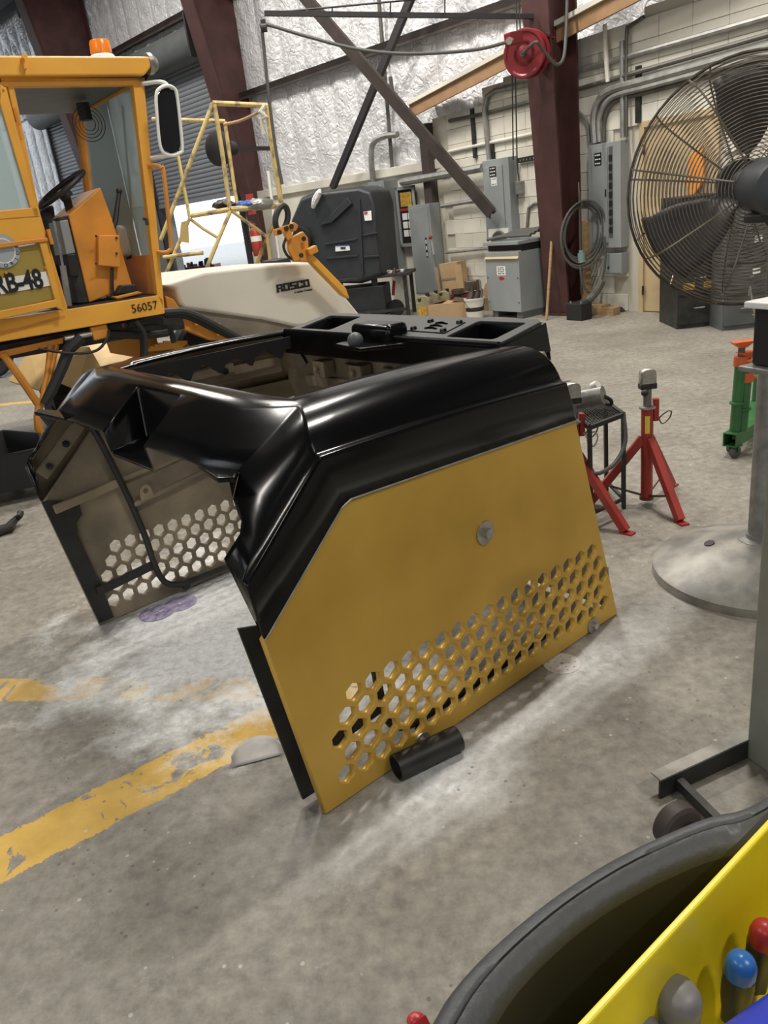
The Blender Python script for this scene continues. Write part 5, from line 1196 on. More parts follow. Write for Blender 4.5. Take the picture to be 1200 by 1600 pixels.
# fan fixed to the left column
t = thing('wall_fan', 'dark round fan fixed to the column behind the yellow platform', 'fan', AT(345,232,11.0))
c = AT(343,232,11.0); ax_ = Vector((-.5,-.85,0)).normalized()
bm = B(); x_, y_, z_ = frame((0,0,0), ax_); lathe(bm, [(0,-.04),(.16,-.05),(.21,0),(.21,.03),(.15,.06),(0,.07)], axes(c, x_, y_, z_), 24); mk('cage', bm, 'brace_dark', t, smooth=True)
bm = B(); cyl(bm, c-ax_*.05, c-ax_*.28, .09, n=14); mk('motor', bm, 'brace_dark', t, smooth=True)
bm = B(); bar(bm, c-ax_*.2, c-ax_*.2+Vector((.5,.8,.0)), .05, .05); bar(bm, c-ax_*.15, c-ax_*.15-Vector((0,0,.5)), .04, .04); mk('bracket', bm, 'brace_dark', t)
# fire extinguisher, white pole and tool clutter near the door
p = AT(401,377,13.0); t = thing('fire_extinguisher', 'red fire extinguisher mounted low on the left column', 'extinguisher', p)
bm = B(); lathe(bm, [(.0,-.22),(.08,-.22),(.085,-.2),(.085,.15),(.06,.2),(.025,.22),(.025,.27),(0,.27)], Matrix.Translation(p), 16); mk('cylinder', bm, 'red', t, smooth=True)
bm = B(); lathe(bm, [(.0865,.0),(.0865,.08),(.086,.08),(.086,0)], Matrix.Translation(p), 16, cap0=False, cap1=False); mk('label_band', bm, 'paper', t)
bm = B(); tube(bm, [p+Vector((0,0,.27)), p+Vector((-.08,0,.3)), p+Vector((-.1,0,.1)), p+Vector((-.09,0,-.15))], .012, 6, smooth=3); mk('hose', bm, 'rubber', t)
bm = B(); box(bm, p+Vector((0,.05,.55)), (.12,.01,.3)); mk('sign_plate', bm, 'red', t)
q = AT(422,330,12.5); b0 = Vector((q.x, q.y, 0)); bm = B(); tube(bm, [b0, AT(419,267,12.5)], .022, 8); mk('white_pole', bm, 'white', smooth=True, label='slim white pole standing beside the left column', cat='pole')
t = thing('tool_chest', 'dark red tool chest crowded with parts in front of the open door', 'tool chest', FL(300,447), R_(-10))
bm = B(); bx(bm, -.6,.9,-.3,.3,.0,.55); mk('chest', bm, 'red_dark', t, local=True, bevel=.01)
for z in (.1,.25,.4): bm = B(); bx(bm, -.57,.87,-.315,-.3,z,z+.12); dw = mk('drawer', bm, 'red_dark', t, local=True, bevel=.005); bm = B(); tube(bm, [(-.3,-.33,z+.09),(.6,-.33,z+.09)], .008, 6); mk('pull', bm, 'zinc', dw, local=True)
CM = RM[t]
mm_ = ['galv','paper','bar_black','blue','zinc','brace_brown','panel_grey','red']
names = ['small silver part','white carton','black part','blue part','shiny fitting','brown part','grey part','red part']
places = ['at the left end of the red tool chest top','left of the middle of the red tool chest top','on the middle of the red tool chest top','right of the middle of the red tool chest top','at the right end of the red tool chest top']
for k in range(14):
    x = -.55+.1*k; h_ = rt.uniform(.06,.2); bm = B(); p = CM @ Vector((x, rt.uniform(-.2,.1), .55))
    if k % 2: cyl(bm, p, p+Vector((.02,0,h_)), .05, .035, n=10)
    else: box(bm, p+Vector((0,0,h_/2)), (.1,.12,h_), rt.uniform(0,3))
    mk('shop_part', bm, mm_[k % 8], bevel=.008, label=names[k % 8]+' '+places[min(4, k*5//14)], cat='part', group='parts on the tool chest')
# car parked outside the door
t = thing('parked_car', 'dark car parked in the daylight outside the open door', 'car', IWM @ Vector((-7.6,4.2,0)), IWA+R_(8))
bm = B(); prof = [(-1.9,.35),(-1.95,.75),(-1.2,.95),(-.6,1.4),(.6,1.42),(1.3,.95),(1.95,.85),(2.0,.4)]
prism(bm, [(x,-.8,z) for x, z in prof], (0,1.6,0)); mk('body', bm, 'brace_dark', t, local=True, bevel=.08)
bm = B(); prism(bm, [(-.95,-.82,1.0),(-.52,-.82,1.33),(.52,-.82,1.33),(1.0,-.82,1.0)], (0,.03,0)); mk('side_window', bm, 'mirror_back', t, local=True)
for x in (-1.2,1.25):
    for y in (-.8,.8): bm = B(); lathe(bm, [(0,-.1),(.31,-.1),(.33,-.06),(.33,.06),(.31,.1),(0,.1)], axes((x,y,.33),(1,0,0),(0,0,1),(0,-1,0)), 24); mk('wheel', bm, 'rubber', t, local=True, smooth=True)
# maroon reel box and pale trailer left behind the cab
t = thing('tank_trailer', 'pale rounded tank trailer with dark wheels seen under the cab', 'trailer', FL(0,602)+Vector((-1.0,.9,0)), R_(10))
bm = B(); lathe(bm, [(0,-1.5),(.35,-1.48),(.42,-1.35),(.42,1.35),(.35,1.48),(0,1.5)], axes((0,0,.92),(0,1,0),(0,0,1),(1,0,0)), 28); mk('tank', bm, 'tank_white', t, local=True, smooth=True)
for x in (-.5,.6): bm = B(); lathe(bm, [(.0,-.1),(.27,-.1),(.3,-.06),(.3,.06),(.27,.1),(0,.1)], axes((x,-.35,.3),(1,0,0),(0,0,1),(0,-1,0)), 24); mk('wheel', bm, 'rubber', t, local=True, smooth=True)
bm = B(); bx(bm,-1.4,1.4,-.35,.35,.42,.54); mk('frame', bm, 'bar_black', t, local=True)
# ---- black trough on castors at the left edge, and a bent bar on the floor
t = thing('drain_trough', 'low black trough on small castors at the left edge', 'trough', FL(10,765), R_(28))
dpx = FL(10,765)
def Lq(x, y, z): return FL(x, y, z)
bm = B(); zt = .34
top = [FL(-60,690,zt), FL(5,674,zt), FL(62,679,zt), FL(66,700,zt), FL(-60,725,zt)]
cc = sum(top, Vector())/5; bot = [Vector((c_.x+(cc.x-c_.x)*.12, c_.y+(cc.y-c_.y)*.12, .09)) for c_ in top]
n = 5; vs = [bm.verts.new(p) for p in top+bot]; bm.faces.new(vs[n:])
for i in range(n): bm.faces.new((vs[i], vs[(i+1)%n], vs[n+(i+1)%n], vs[n+i]))
o = mk('tub', bm, 'black_matte', t); md = o.modifiers.new('s','SOLIDIFY'); md.thickness = .012
bm = B(); tube(bm, [p+Vector((0,0,.003)) for p in top], .01, 6, closed=True); mk('rim', bm, 'bar_black', t)
for x, y in ((27,763),(58,742)):
    p = FL(x, y); bm = B(); lathe(bm, [(0,-.018),(.045,-.018),(.05,-.012),(.05,.012),(.045,.018),(0,.018)], axes(p+Vector((0,0,.05)),(.8,.6,0),(0,0,1),(.6,-.8,0)), 18); cw = mk('castor_wheel', bm, 'panel_dark', t, smooth=True)
    bm = B(); box(bm, p+Vector((-.01,.01,.105)), (.09,.09,.012), R_(30)); bar(bm, p+Vector((.01,-.03,.05)), p+Vector((-.01,-.02,.1)), .012, .05); mk('castor_fork', bm, 'dark_steel', cw)
bm = B(); tube(bm, [FL(-25,835,.03), FL(0,829,.03), FL(14,824,.035), FL(24,812,.04), FL(31,806,.06), FL(32,801,.07)], [.03,.03,.028,.02,.018,.02], 10); mk('bent_bar', bm, 'dark_steel', smooth=True, label='bent dark metal bar lying on the floor at the left edge', cat='bar')

# ================================================================== pedestal fan
fb = FL(1180,892); fan = thing('pedestal_fan', 'large dusty pedestal fan with a wire cage on a round base', 'fan', fb)
bm = B(); R0 = .385
lathe(bm, [(R0,0),(R0,.035),(R0-.012,.045),(R0-.06,.062),(.26,.095),(.15,.125),(.07,.14),(.0,.145)], Matrix.Translation(fb), 56); base = mk('base', bm, 'base_dusty', fan, smooth=True, ang=25)
for dx, dy, r in ((-.165,.05,.02),(-.2,-.14,.006)):
    bm = B(); zz = .128 if r > .01 else .095; lathe(bm, [(0,.0),(r,.0),(r,.004),(0,.004)], Matrix.Translation(fb+Vector((dx,dy,zz-.008))) @ Matrix.Rotation(R_(-18 if dx else 0),4,'Y'), 18); mk('base_hole', bm, 'ink', base)
ptop = Vector((fb.x, fb.y, 1.17))
bm = B(); cyl(bm, fb+Vector((0,0,.13)), Vector((fb.x,fb.y,.86)), .036, n=24); pole = mk('pole', bm, 'galv', fan, smooth=True)
bm = B(); lathe(bm, [(.075,.13),(.07,.142),(.042,.148),(.042,.165),(0,.165)], Matrix.Translation(fb), 24); mk('pole_flange', bm, 'galv', pole, smooth=True)
bm = B(); cyl(bm, Vector((fb.x,fb.y,.84)), Vector((fb.x,fb.y,1.35)), .029, n=20); mk('upper_pole', bm, 'grey_paint', fan, smooth=True)
bm = B(); cyl(bm, Vector((fb.x,fb.y,.82)), Vector((fb.x,fb.y,.90)), .046, n=20); mk('clamp_collar', bm, 'bar_black', fan, smooth=True)
hubc = AT(1172,288,fb.y+.05); fa = Vector((.20,.975,.03)).normalized()
fx, fy, fz = frame((0,0,0), fa); FM = axes(hubc, fx, fy, fz); CR = .392
def cage(sgn, nr, dep):
    bm = B()
    for k in range(nr):
        u_ = k/(nr-1); r = .07 + (CR-.07)*u_; z = sgn*dep*math.sqrt(max(0, 1-u_**3.2))
        tube(bm, [FM @ Vector((r*math.cos(a), r*math.sin(a), z)) for a in [i*2*math.pi/52 for i in range(52)]], .0019 if k < nr-1 else .005, 5, closed=True)
    return bm
bm = cage(-1, 30, .105); gr = mk('rear_grille', bm, 'cage', fan, smooth=True, kind='stuff')
bm = cage(1, 26, .115); gf = mk('front_grille', bm, 'cage', fan, smooth=True, kind='stuff')
for sgn, dep, par, nr in ((-1,.109,gr,8), (1,.119,gf,12)):
    for k in range(nr):
        a = 2*math.pi*(k+.3)/nr; bm = B()
        tube(bm, [FM @ Vector(((.07+(CR-.07)*u_)*math.cos(a), (.07+(CR-.07)*u_)*math.sin(a), sgn*dep*math.sqrt(max(0,1-u_**3.2)))) for u_ in [i/9 for i in range(10)]], .0034, 5); mk('spoke', bm, 'cage', par, smooth=True)
bm = B(); lathe(bm, [(.0,.112),(.075,.112),(.08,.118),(.0,.122)], FM, 28); mk('front_badge', bm, 'panel_dark', fan)
for k, a0 in enumerate((85, 325, 205)):
    bm = B(); vs = []; na, nr = 8, 8
    for i in range(nr+1):
        r = .06 + .29*i/nr; half = R_(25)*(.75+.25*math.sin(math.pi*i/nr)) if i < nr else R_(21)
        for j in range(na+1):
            t_ = j/na-.5; an = R_(a0) + 2*half*t_*(.62 if i < 2 else 1.0) + .25*(r-.2); vs.append(FM @ Vector((r*math.cos(an), r*math.sin(an), .075*t_*2*(.45+.55*(1-i/nr)) + .02*math.cos(t_*3))))
    fs = [(i*(na+1)+j, i*(na+1)+j+1, (i+1)*(na+1)+j+1, (i+1)*(na+1)+j) for i in range(nr) for j in range(na)]
    mesh(bm, vs, fs); o = mk('blade', bm, 'blade', fan, smooth=True, ang=60); md = o.modifiers.new('s','SOLIDIFY'); md.thickness = .003
bm = B(); cyl(bm, FM @ Vector((0,0,-.05)), FM @ Vector((0,0,.06)), .05, n=20); mk('hub', bm, 'blade', fan, smooth=True)
bm = B(); lathe(bm, [(.0,-.36),(.05,-.36),(.075,-.345),(.082,-.32),(.082,-.14),(.072,-.12),(.06,-.10),(0,-.10)], FM, 28); mot = mk('motor', bm, 'motor', fan, smooth=True)
bm = B(); x0 = .0835
mesh(bm, [FM @ Vector((x0*math.cos(a), x0*math.sin(a), z)) for z in (-.30,-.18) for a in [R_(-60+ -10*i) for i in range(5)]], [(i,i+1,i+6,i+5) for i in range(4)]); mat('label_cream', (.62,.58,.42), .6); mk('rating_label', bm, 'label_cream', mot)
mc = FM @ Vector((0,0,-.22)); bm = B(); bar(bm, Vector((fb.x,fb.y,1.30)), mc-Vector((0,0,.06)), .05, .05); cyl(bm, mc-Vector((0,0,.10)), mc-Vector((0,0,.075)), .07, n=16); mk('yoke', bm, 'bar_black', fan, bevel=.006)
bm = B(); tube(bm, [Vector((fb.x,fb.y,.93))+Vector((-.06,-.03,0)), AT(1172,448,fb.y-.1), AT(1170,462,fb.y-.1)], .003, 5); mk('pull_chain', bm, 'zinc', fan)

# ================================================================== grey post with foot beam and castor (lifting frame)
pb = FL(1165,1184); gp_ = thing('lifting_frame', 'grey steel post with a low dark foot beam and castor at the right edge', 'frame', pb, R_(-38))
ztop = AT(1190,580,pb.y).z
u1 = (FL(1030,1248)-pb).normalized()          # foot direction
u2 = Vector((-u1.y, u1.x, 0)); 
if u2.x < 0: u2 = -u2
pc = pb + u2*.085 - u1*.075
an = math.atan2(u2.y, u2.x)
bm = B(); box(bm, Vector((pc.x,pc.y,ztop/2)), (.17,.15,ztop), an); mk('post', bm, 'grey_post', gp_, bevel=.008)
bm = B(); box(bm, Vector((pc.x,pc.y,ztop+.006)), (.27,.25,.012), an); mk('post_flange', bm, 'galv', gp_, bevel=.003)
bm = B(); box(bm, Vector((pc.x,pc.y,ztop+.075)), (.235,.21,.125), an); mk('head_block', bm, 'black_matte', gp_, bevel=.006)
bm = B(); box(bm, Vector((pc.x,pc.y,ztop+.145)), (.265,.24,.014), an); mk('top_plate', bm, 'white', gp_, bevel=.003)
fe = FL(1030,1248); bm = B()
bar(bm, pb+Vector((0,0,.03))-u1*.15, fe+Vector((0,0,.03)), .008, .06); fbm = mk('foot_beam', bm, 'bar_black', gp_, bevel=.002); bm = B(); bar(bm, pb+Vector((0,0,.061))-u2*.014-u1*.15, fe+Vector((0,0,.061))-u2*.014, .036, .005); mk('worn_top_edge', bm, 'base_dusty', fbm)
cp = FL(1056,1318); bm = B(); lathe(bm, [(.022,-.02),(.05,-.022),(.058,-.016),(.058,.016),(.05,.022),(.022,.02)], axes(cp+Vector((0,0,.058)), u1, (0,0,1), u2*-1), 28); cw = mk('castor_wheel', bm, 'brace_brown', gp_, smooth=True)
bm = B(); lathe(bm, [(0,-.018),(.022,-.018),(.022,.018),(0,.018)], axes(cp+Vector((0,0,.058)), u1, (0,0,1), u2*-1), 14); mk('castor_hub', bm, 'bar_black', cw)
bm = B(); bar(bm, cp+u2*.026+Vector((0,0,.058)), cp+u2*.026+Vector((0,0,.03))-u1*.11, .006, .03); bar(bm, cp+u2*.03+Vector((0,0,.03))-u1*.11, fe+Vector((0,0,.03))-u1*.06, .02, .03); mk('castor_fork', bm, 'dark_steel', cw)

# ================================================================== red jack stands
def jack(base, turn, lab, head=True):
    wx = Vector((math.cos(-turn), math.sin(-turn), 0)); wy = Vector((-wx.y, wx.x, 0)); L3 = lambda x, y, z: wx*x + wy*y + Vector((0,0,z))
    t = thing('jack_stand', lab, 'jack stand', base, turn)
    bm = B(); pipe(bm, (0,0,.03), (0,0,.485), .028, .022, 20); mk('column', bm, 'red', t, local=True, smooth=True)
    for k in range(3):
        a = R_(120*k); d_ = Vector((math.cos(a), math.sin(a), 0))
        bm = B(); bar(bm, d_*.02+Vector((0,0,.34)), d_*.27+Vector((0,0,.012)), .036, .038, d_); lg_ = mk('leg', bm, 'red', t, local=True, bevel=.003)
        bm = B(); box(bm, d_*.28+Vector((0,0,.004)), (.06,.04,.008), a); mk('foot', bm, 'red', lg_, local=True)
        bm = B(); tube(bm, [Vector((0,0,.05))+d_*.02, Vector((0,0,.10))+d_*.17], .006, 6); mk('tie_rod', bm, 'rod_metal', t, local=True)
    bm = B(); cyl(bm, (0,0,.03),(0,0,.04),.034,n=16); mk('lower_ring', bm, 'rod_metal', t, local=True, smooth=True)
    bm = B(); lathe(bm, [(.02,.485),(.038,.487),(.038,.495),(.02,.497)], None, 20); mk('collar', bm, 'zinc', t, local=True, smooth=True)
    bm = B(); cyl(bm, (0,0,.48),(0,0,.60),.019,n=16); mk('ram', bm, 'galv', t, local=True, smooth=True)
    bm = B(); box(bm, (0,0,.593), (.075,.05,.026), -turn); mk('saddle_base', bm, 'bar_black', t, local=True, bevel=.004)
    bm = plate2d([(-.034,.605),(.034,.605),(.034,.655),(.028,.668),(.012,.675),(-.012,.675),(-.028,.668),(-.034,.655)], [], .05, axes((0,0,0),wx,(0,0,1),-wy), bevel=.003); mk('saddle', bm, 'zinc', t, local=True)
    bm = B(); ball(bm, L3(-.025,-.035,.57), .017, n=12); tube(bm, [L3(-.025,-.035,.57),L3(0,0,.57)], .006, 6); mk('lock_knob', bm, 'bar_black', t, local=True, smooth=True)
    bm = B(); box(bm, L3(.04,0,.475), (.026,.03,.11), -turn); mk('latch_bracket', bm, 'red', t, local=True, bevel=.006)
    bm = B(); tube(bm, [L3(.058,0,.425),L3(.07,-.01,.405),L3(.10,-.015,.43),L3(.108,-.015,.46),L3(.092,-.01,.462),L3(.066,0,.44)], .0035, 6, closed=True, smooth=3); mk('pin_ring', bm, 'rod_metal', t, local=True, smooth=True)
    bm = B(); mesh(bm, [(.0284*math.cos(R_(a)-turn), .0284*math.sin(R_(a)-turn), z) for z in (.37,.455) for a in (-130,-115,-100,-85)], [(0,1,5,4),(1,2,6,5),(2,3,7,6)]); mat('label_yellow', (.75,.6,.08), .6) if 'label_yellow' not in MATS else None; mk('yellow_label', bm, 'label_yellow', t, local=True)
    return t
jb = FL(1010,788)
j1 = jack(jb, math.atan2((FL(1090,832)-jb).y, (FL(1090,832)-jb).x), 'red tripod jack stand with a silver saddle beside the fan base')
f2 = FL(970,831); j2b = f2 + Vector((-.155,.19,0))
j2 = jack(j2b, math.atan2((f2-j2b).y, (f2-j2b).x), 'red jack stand mostly hidden behind the gold panel')
# ================================================================== small mesh table with an electric motor
tb_ = thing('mesh_table', 'small black mesh-topped steel table behind the hood', 'table', FL(976,797), 0)
zt_ = AT(976,650,FL(976,797).y).z
A_, B_, C_ = FL(976,797), FL(948,830), FL(905,770)
corners = [FL(974,648,zt_), FL(921,668,zt_), FL(890,640,zt_), FL(946,628,zt_)]
for k, c_ in enumerate(corners):
    bm = B(); bar(bm, Vector((c_.x,c_.y,0)), Vector((c_.x,c_.y,zt_)), .018, .018); mk('leg', bm, 'bar_black', tb_)
for k in range(4):
    bm = B(); a, b_ = corners[k], corners[(k+1)%4]; bar(bm, a, b_, .018, .02); mk('top_rail', bm, 'bar_black', tb_)
    bm = B(); z_ = Vector((0,0,.05)); bar(bm, Vector((a.x,a.y,.05)), Vector((b_.x,b_.y,.05)), .014, .014); mk('low_rail', bm, 'bar_black', tb_)
bm = B()
for k in range(1, 16):
    u_ = k/16; bar(bm, corners[0].lerp(corners[1],u_), corners[3].lerp(corners[2],u_), .004, .004); bar(bm, corners[0].lerp(corners[3],u_), corners[1].lerp(corners[2],u_), .004, .004)
mk('mesh_top', bm, 'dark_steel', tb_, kind='stuff')
mc_ = (corners[2]+corners[3])/2*.6+(corners[0]+corners[1])/2*.4 + Vector((-.02,.0,.012))
t = thing('grinder_motor', 'dark electric motor with cables lying on the mesh table', 'motor', mc_)
dirm = Vector((.8,-.5,.2)).normalized()
bm = B(); cyl(bm, mc_+Vector((-.06,.02,.05)), mc_+Vector((-.06,.02,.05))+dirm*.13, .045, n=18); mk('motor_body', bm, 'galv', t, smooth=True)
bm = B(); box(bm, mc_+Vector((-.11,.02,.09)), (.09,.09,.10), .3); mk('gear_box', bm, 'bar_black', t, bevel=.006)
bm = B(); cyl(bm, mc_+Vector((.01,.0,.11)), mc_+Vector((.03,-.02,.125)), .02, n=12); mk('end_cap', bm, 'paper', t, smooth=True)
bm = B(); tube(bm, [mc_+Vector(p) for p in ((-.05,0,.03),(.03,-.03,.07),(.08,-.04,.05),(.09,-.02,.02),(.05,.03,.025),(-.02,.03,.04),(.06,.0,.09))], .009, 8, smooth=5); mk('power_cable', bm, 'rubber', t, smooth=True)
bm = B(); tube(bm, [corners[0]+Vector((0,-.0,.012)), AT(977,690,corners[0].y-.05), AT(962,722,corners[0].y-.1), AT(940,738,corners[0].y-.15), AT(925,740,corners[0].y-.15)], .010, 8, smooth=5); mk('hanging_hose', bm, 'hose_grey', smooth=True, label='grey hose looping down from the mesh table edge', cat='hose')
bm = B(); tube(bm, [AT(x, y, j2b.y-.05) for x, y in ((915,684),(921,678),(930,675),(934,684),(928,697),(919,694),(917,682),(912,676))], .0035, 6, smooth=4); mk('wire_loop', bm, 'zinc', smooth=True, label='bent white wire loop hanging behind the gold panel', cat='wire')

# ================================================================== green support stands
def green_stand(lab, cpx, posts, Yc):
    t = thing('support_stand', lab, 'stand', cpx)
    return t
gs = thing('support_stand', 'green wheeled support stand with orange screw saddles near the fan', 'stand', FL(1150,712))
g0 = FL(1130,716)
gz = .105
p0 = FL(1140,688,gz); p1 = FL(1195,655,gz)
dg = (p1-p0); dg.z = 0; dg.normalize(); dn = Vector((-dg.y, dg.x, 0))
def sqtube(bm, a, b_, w, t_=.006):
    x, y, z = frame(a, b_); a = Vector(a); b_ = Vector(b_)
    o = [(s1*w/2, s2*w/2) for s1, s2 in ((-1,-1),(1,-1),(1,1),(-1,1))]; i_ = [(p*(1-2*t_/w), q*(1-2*t_/w)) for p, q in o]
    rings = [[bm.verts.new(P_ + x*p + y*q) for p, q in L] for P_, L in ((a,o),(b_,o),(b_,i_),(a,i_))]
    skin(bm, rings, closed=True)
bm = B(); sqtube(bm, p0, p0+dg*.75, .075); mk('base_tube', bm, 'green', gs)
bm = B(); cyl(bm, p0+dg*.05+Vector((0,0,.0)), p0+dg*.051, .01); 
p3 = FL(1184,628,gz); sqtube(bm, p0+dg*.16, p3, .06); mk('cross_tube', bm, 'green', gs)
def gpost(foot, h1, h2, nm):
    ft = Vector(foot); up = Vector((.03,0,1)).normalized()
    bm = B(); cyl(bm, ft, ft+up*h1, .029, n=20); po = mk('post', bm, 'green', gs, smooth=True)
    bm = B(); lathe(bm, [(.03,0),(.04,.004),(.04,.012),(.03,.016)], axes(ft+up*(h1*.42),(1,0,0),(0,1,0),(0,0,1)), 18); mk('post_ring', bm, 'green', po, smooth=True)
    bm = B(); cyl(bm, ft+up*h1, ft+up*(h1+.05), .036, n=20); cyl(bm, ft+up*(h1+.025)+Vector((-.0,-.02,0)), ft+up*(h1+.03)+Vector((.06,-.05,0)), .009, n=8); mk('screw_collar', bm, 'orange_red', po, smooth=True)
    bm = B(); cyl(bm, ft+up*(h1+.05), ft+up*h2, .018, n=14); mk('screw_rod', bm, 'rod_metal', po, smooth=True)
    tp = ft+up*h2; bm = B(); mesh(bm, [tp+Vector(p) for p in ((-.06,-.035,.022),(.06,-.035,.022),(.06,.035,.022),(-.06,.035,.022),(-.02,-.02,-.012),(.02,-.02,-.012),(.02,.02,-.012),(-.02,.02,-.012))], [(0,1,2,3),(4,7,6,5),(0,4,5,1),(1,5,6,2),(2,6,7,3),(3,7,4,0)]); mk('saddle', bm, 'orange_red', po, bevel=.004)
y1 = p0+dg*.06+Vector((0,0,.035)); gpost(y1, .36, .47, 'a')
y2 = FL(1159,672,gz+.035); gpost(y2, .27, .41, 'b')
y3 = p3+(p0+dg*.16-p3)*.12+Vector((0,0,.03)); gpost(y3, .36, .50, 'c')
for k, p in enumerate((p0+dg*.03-dn*.02, p0+dg*.10+dn*.03, p3, p0+dg*.66)):
    p = Vector((p.x, p.y, 0)); bm = B(); lathe(bm, [(.012,-.014),(.028,-.014),(.034,-.01),(.034,.01),(.028,.014),(.012,.014)], axes(p+Vector((0,0,.034)), Vector((.9,.43,0)), (0,0,1), Vector((.43,-.9,0))), 20); cw = mk('castor_wheel', bm, 'hose_grey', gs, smooth=True)
    bm = B(); lathe(bm, [(0,-.011),(.013,-.011),(.013,.011),(0,.011)], axes(p+Vector((0,0,.034)), Vector((.9,.43,0)), (0,0,1), Vector((.43,-.9,0))), 12); mk('castor_hub', bm, 'galv', cw)
    bm = B(); box(bm, p+Vector((0,0,.069)), (.06,.045,.006), .4); bar(bm, p+Vector((.008,-.018,.034)), p+Vector((.004,-.018,.069)), .02, .004); mk('castor_fork', bm, 'green', cw)

# ================================================================== small things on the floor
def hoodp(u_, v_, z_): return RM[hood] @ Vector((u_, v_, z_))
a = FL(622,1228)+Vector((.0,.03,.0)); b_ = FL(712,1172); r_ = .038
d_ = (b_-a).normalized(); off = Vector((-d_.y, d_.x, 0))*.03
bm = B(); pipe(bm, a+Vector((0,0,r_)), b_+d_*.01+Vector((0,0,r_)), r_, r_-.006, 28); mk('steel_pipe', bm, 'dark_steel', smooth=True, label='short black steel pipe lying against the gold panel', cat='pipe')
mat('purple_disc', (.22,.18,.33), .7, col2=(.42,.38,.5), vscale=30); mat('white_disc', (.72,.71,.69), .7, var=.1, vscale=30); mat('pink_grit', (.28,.17,.16), .8); mat('disc_back', (.52,.49,.46), .7, var=.2, vscale=25)
def sdisc(lab, x, y, r, m_, z=.001):
    p = FL(x, y); hs = [[(r*.12*math.cos(i*math.pi/4), r*.12*math.sin(i*math.pi/4)) for i in range(8)]]
    for rr, nn in ((.38,5),(.72,9)):
        for k in range(nn):
            c0 = (r*rr*math.cos(2*math.pi*k/nn), r*rr*math.sin(2*math.pi*k/nn)); hs.append([(c0[0]+r*.055*math.cos(i*math.pi/3), c0[1]+r*.055*math.sin(i*math.pi/3)) for i in range(6)])
    bm = plate2d([(r*math.cos(i*math.pi/20), r*math.sin(i*math.pi/20)) for i in range(40)], hs, .0015, Matrix.Translation(p+Vector((0,0,z)))); mk('sanding_disc', bm, m_, label=lab, cat='sanding disc')
sdisc('purple sanding disc on the dusty floor, nearer of the overlapping pair', 245,958,.075,'purple_disc',.003); sdisc('purple sanding disc under its neighbour inside the hood', 281,943,.075,'purple_disc',.0012)
sdisc('white sanding disc on the floor beside the far gold panel corner', 878,1037,.062,'white_disc',.0012); sdisc('white disc tucked behind the short steel pipe', 668,1160,.03,'white_disc',.0012)
# curled half disc with printed back
p = FL(404,1190); bm = B(); vs = []; nx, ny = 12, 6
ux = (FL(450,1180)-FL(385,1197)); ux.z = 0; L0 = ux.length; ux.normalize(); uy = Vector((-ux.y, ux.x, 0))
for i in range(nx+1):
    for j in range(ny+1):
        s_ = (i/nx-.5)*2; w_ = math.sqrt(max(.02, 1-s_*s_)); t_ = j/ny
        vs.append(p + ux*(s_*.075) + uy*(t_*.085*w_) + Vector((0,0,.004+.045*(1-s_*s_)*t_*.6 + .022*(1-abs(s_))*(1-t_)*0 + .03*t_*abs(s_)**2)))
mesh(bm, vs, [(i*(ny+1)+j, (i+1)*(ny+1)+j, (i+1)*(ny+1)+j+1, i*(ny+1)+j+1) for i in range(nx) for j in range(ny)])
bmesh.ops.recalc_face_normals(bm, faces=bm.faces)
if sum(f.normal.z for f in bm.faces) < 0: bmesh.ops.reverse_faces(bm, faces=bm.faces)
o = mk('sanding_disc', bm, 'disc_back', smooth=True, fix=False, label='curled pale half disc of sandpaper on the yellow line', cat='sandpaper', ang=80); md = o.modifiers.new('s','SOLIDIFY'); md.thickness = .0015; o.data.materials.append(MATS['pink_grit']); md.material_offset = 1

# ================================================================== cart in the foreground
mat('cart_black', (0.05,0.053,0.058), .5, var=.3, vscale=10, bump=.12, bscale=90)
mat('cart_shaded', (0.012,0.012,0.012), .6)  # same plastic for inner wall and tray, shade inside the cart painted in
mat('bin_yellow', (.88,.70,.02), .35, col2=(.78,.61,.015), vscale=6)
CZT = .92
outer = [(640,1640),(668,1592),(700,1540),(760,1475),(850,1400),(950,1335),(1050,1287),(1110,1264),(1150,1256),(1180,1244),(1215,1222),(1280,1180),(1420,1100),(1560,1060),(1700,1080)]
inner = [(745,1640),(765,1600),(800,1545),(850,1490),(920,1430),(1000,1380),(1080,1342),(1130,1325),(1165,1318),(1200,1300),(1240,1275),(1310,1230),(1440,1165),(1550,1130),(1650,1150)]
ct = thing('utility_cart', 'black plastic cart with a thick curved rim in the near corner', 'cart', FL(1250,1750), 0)
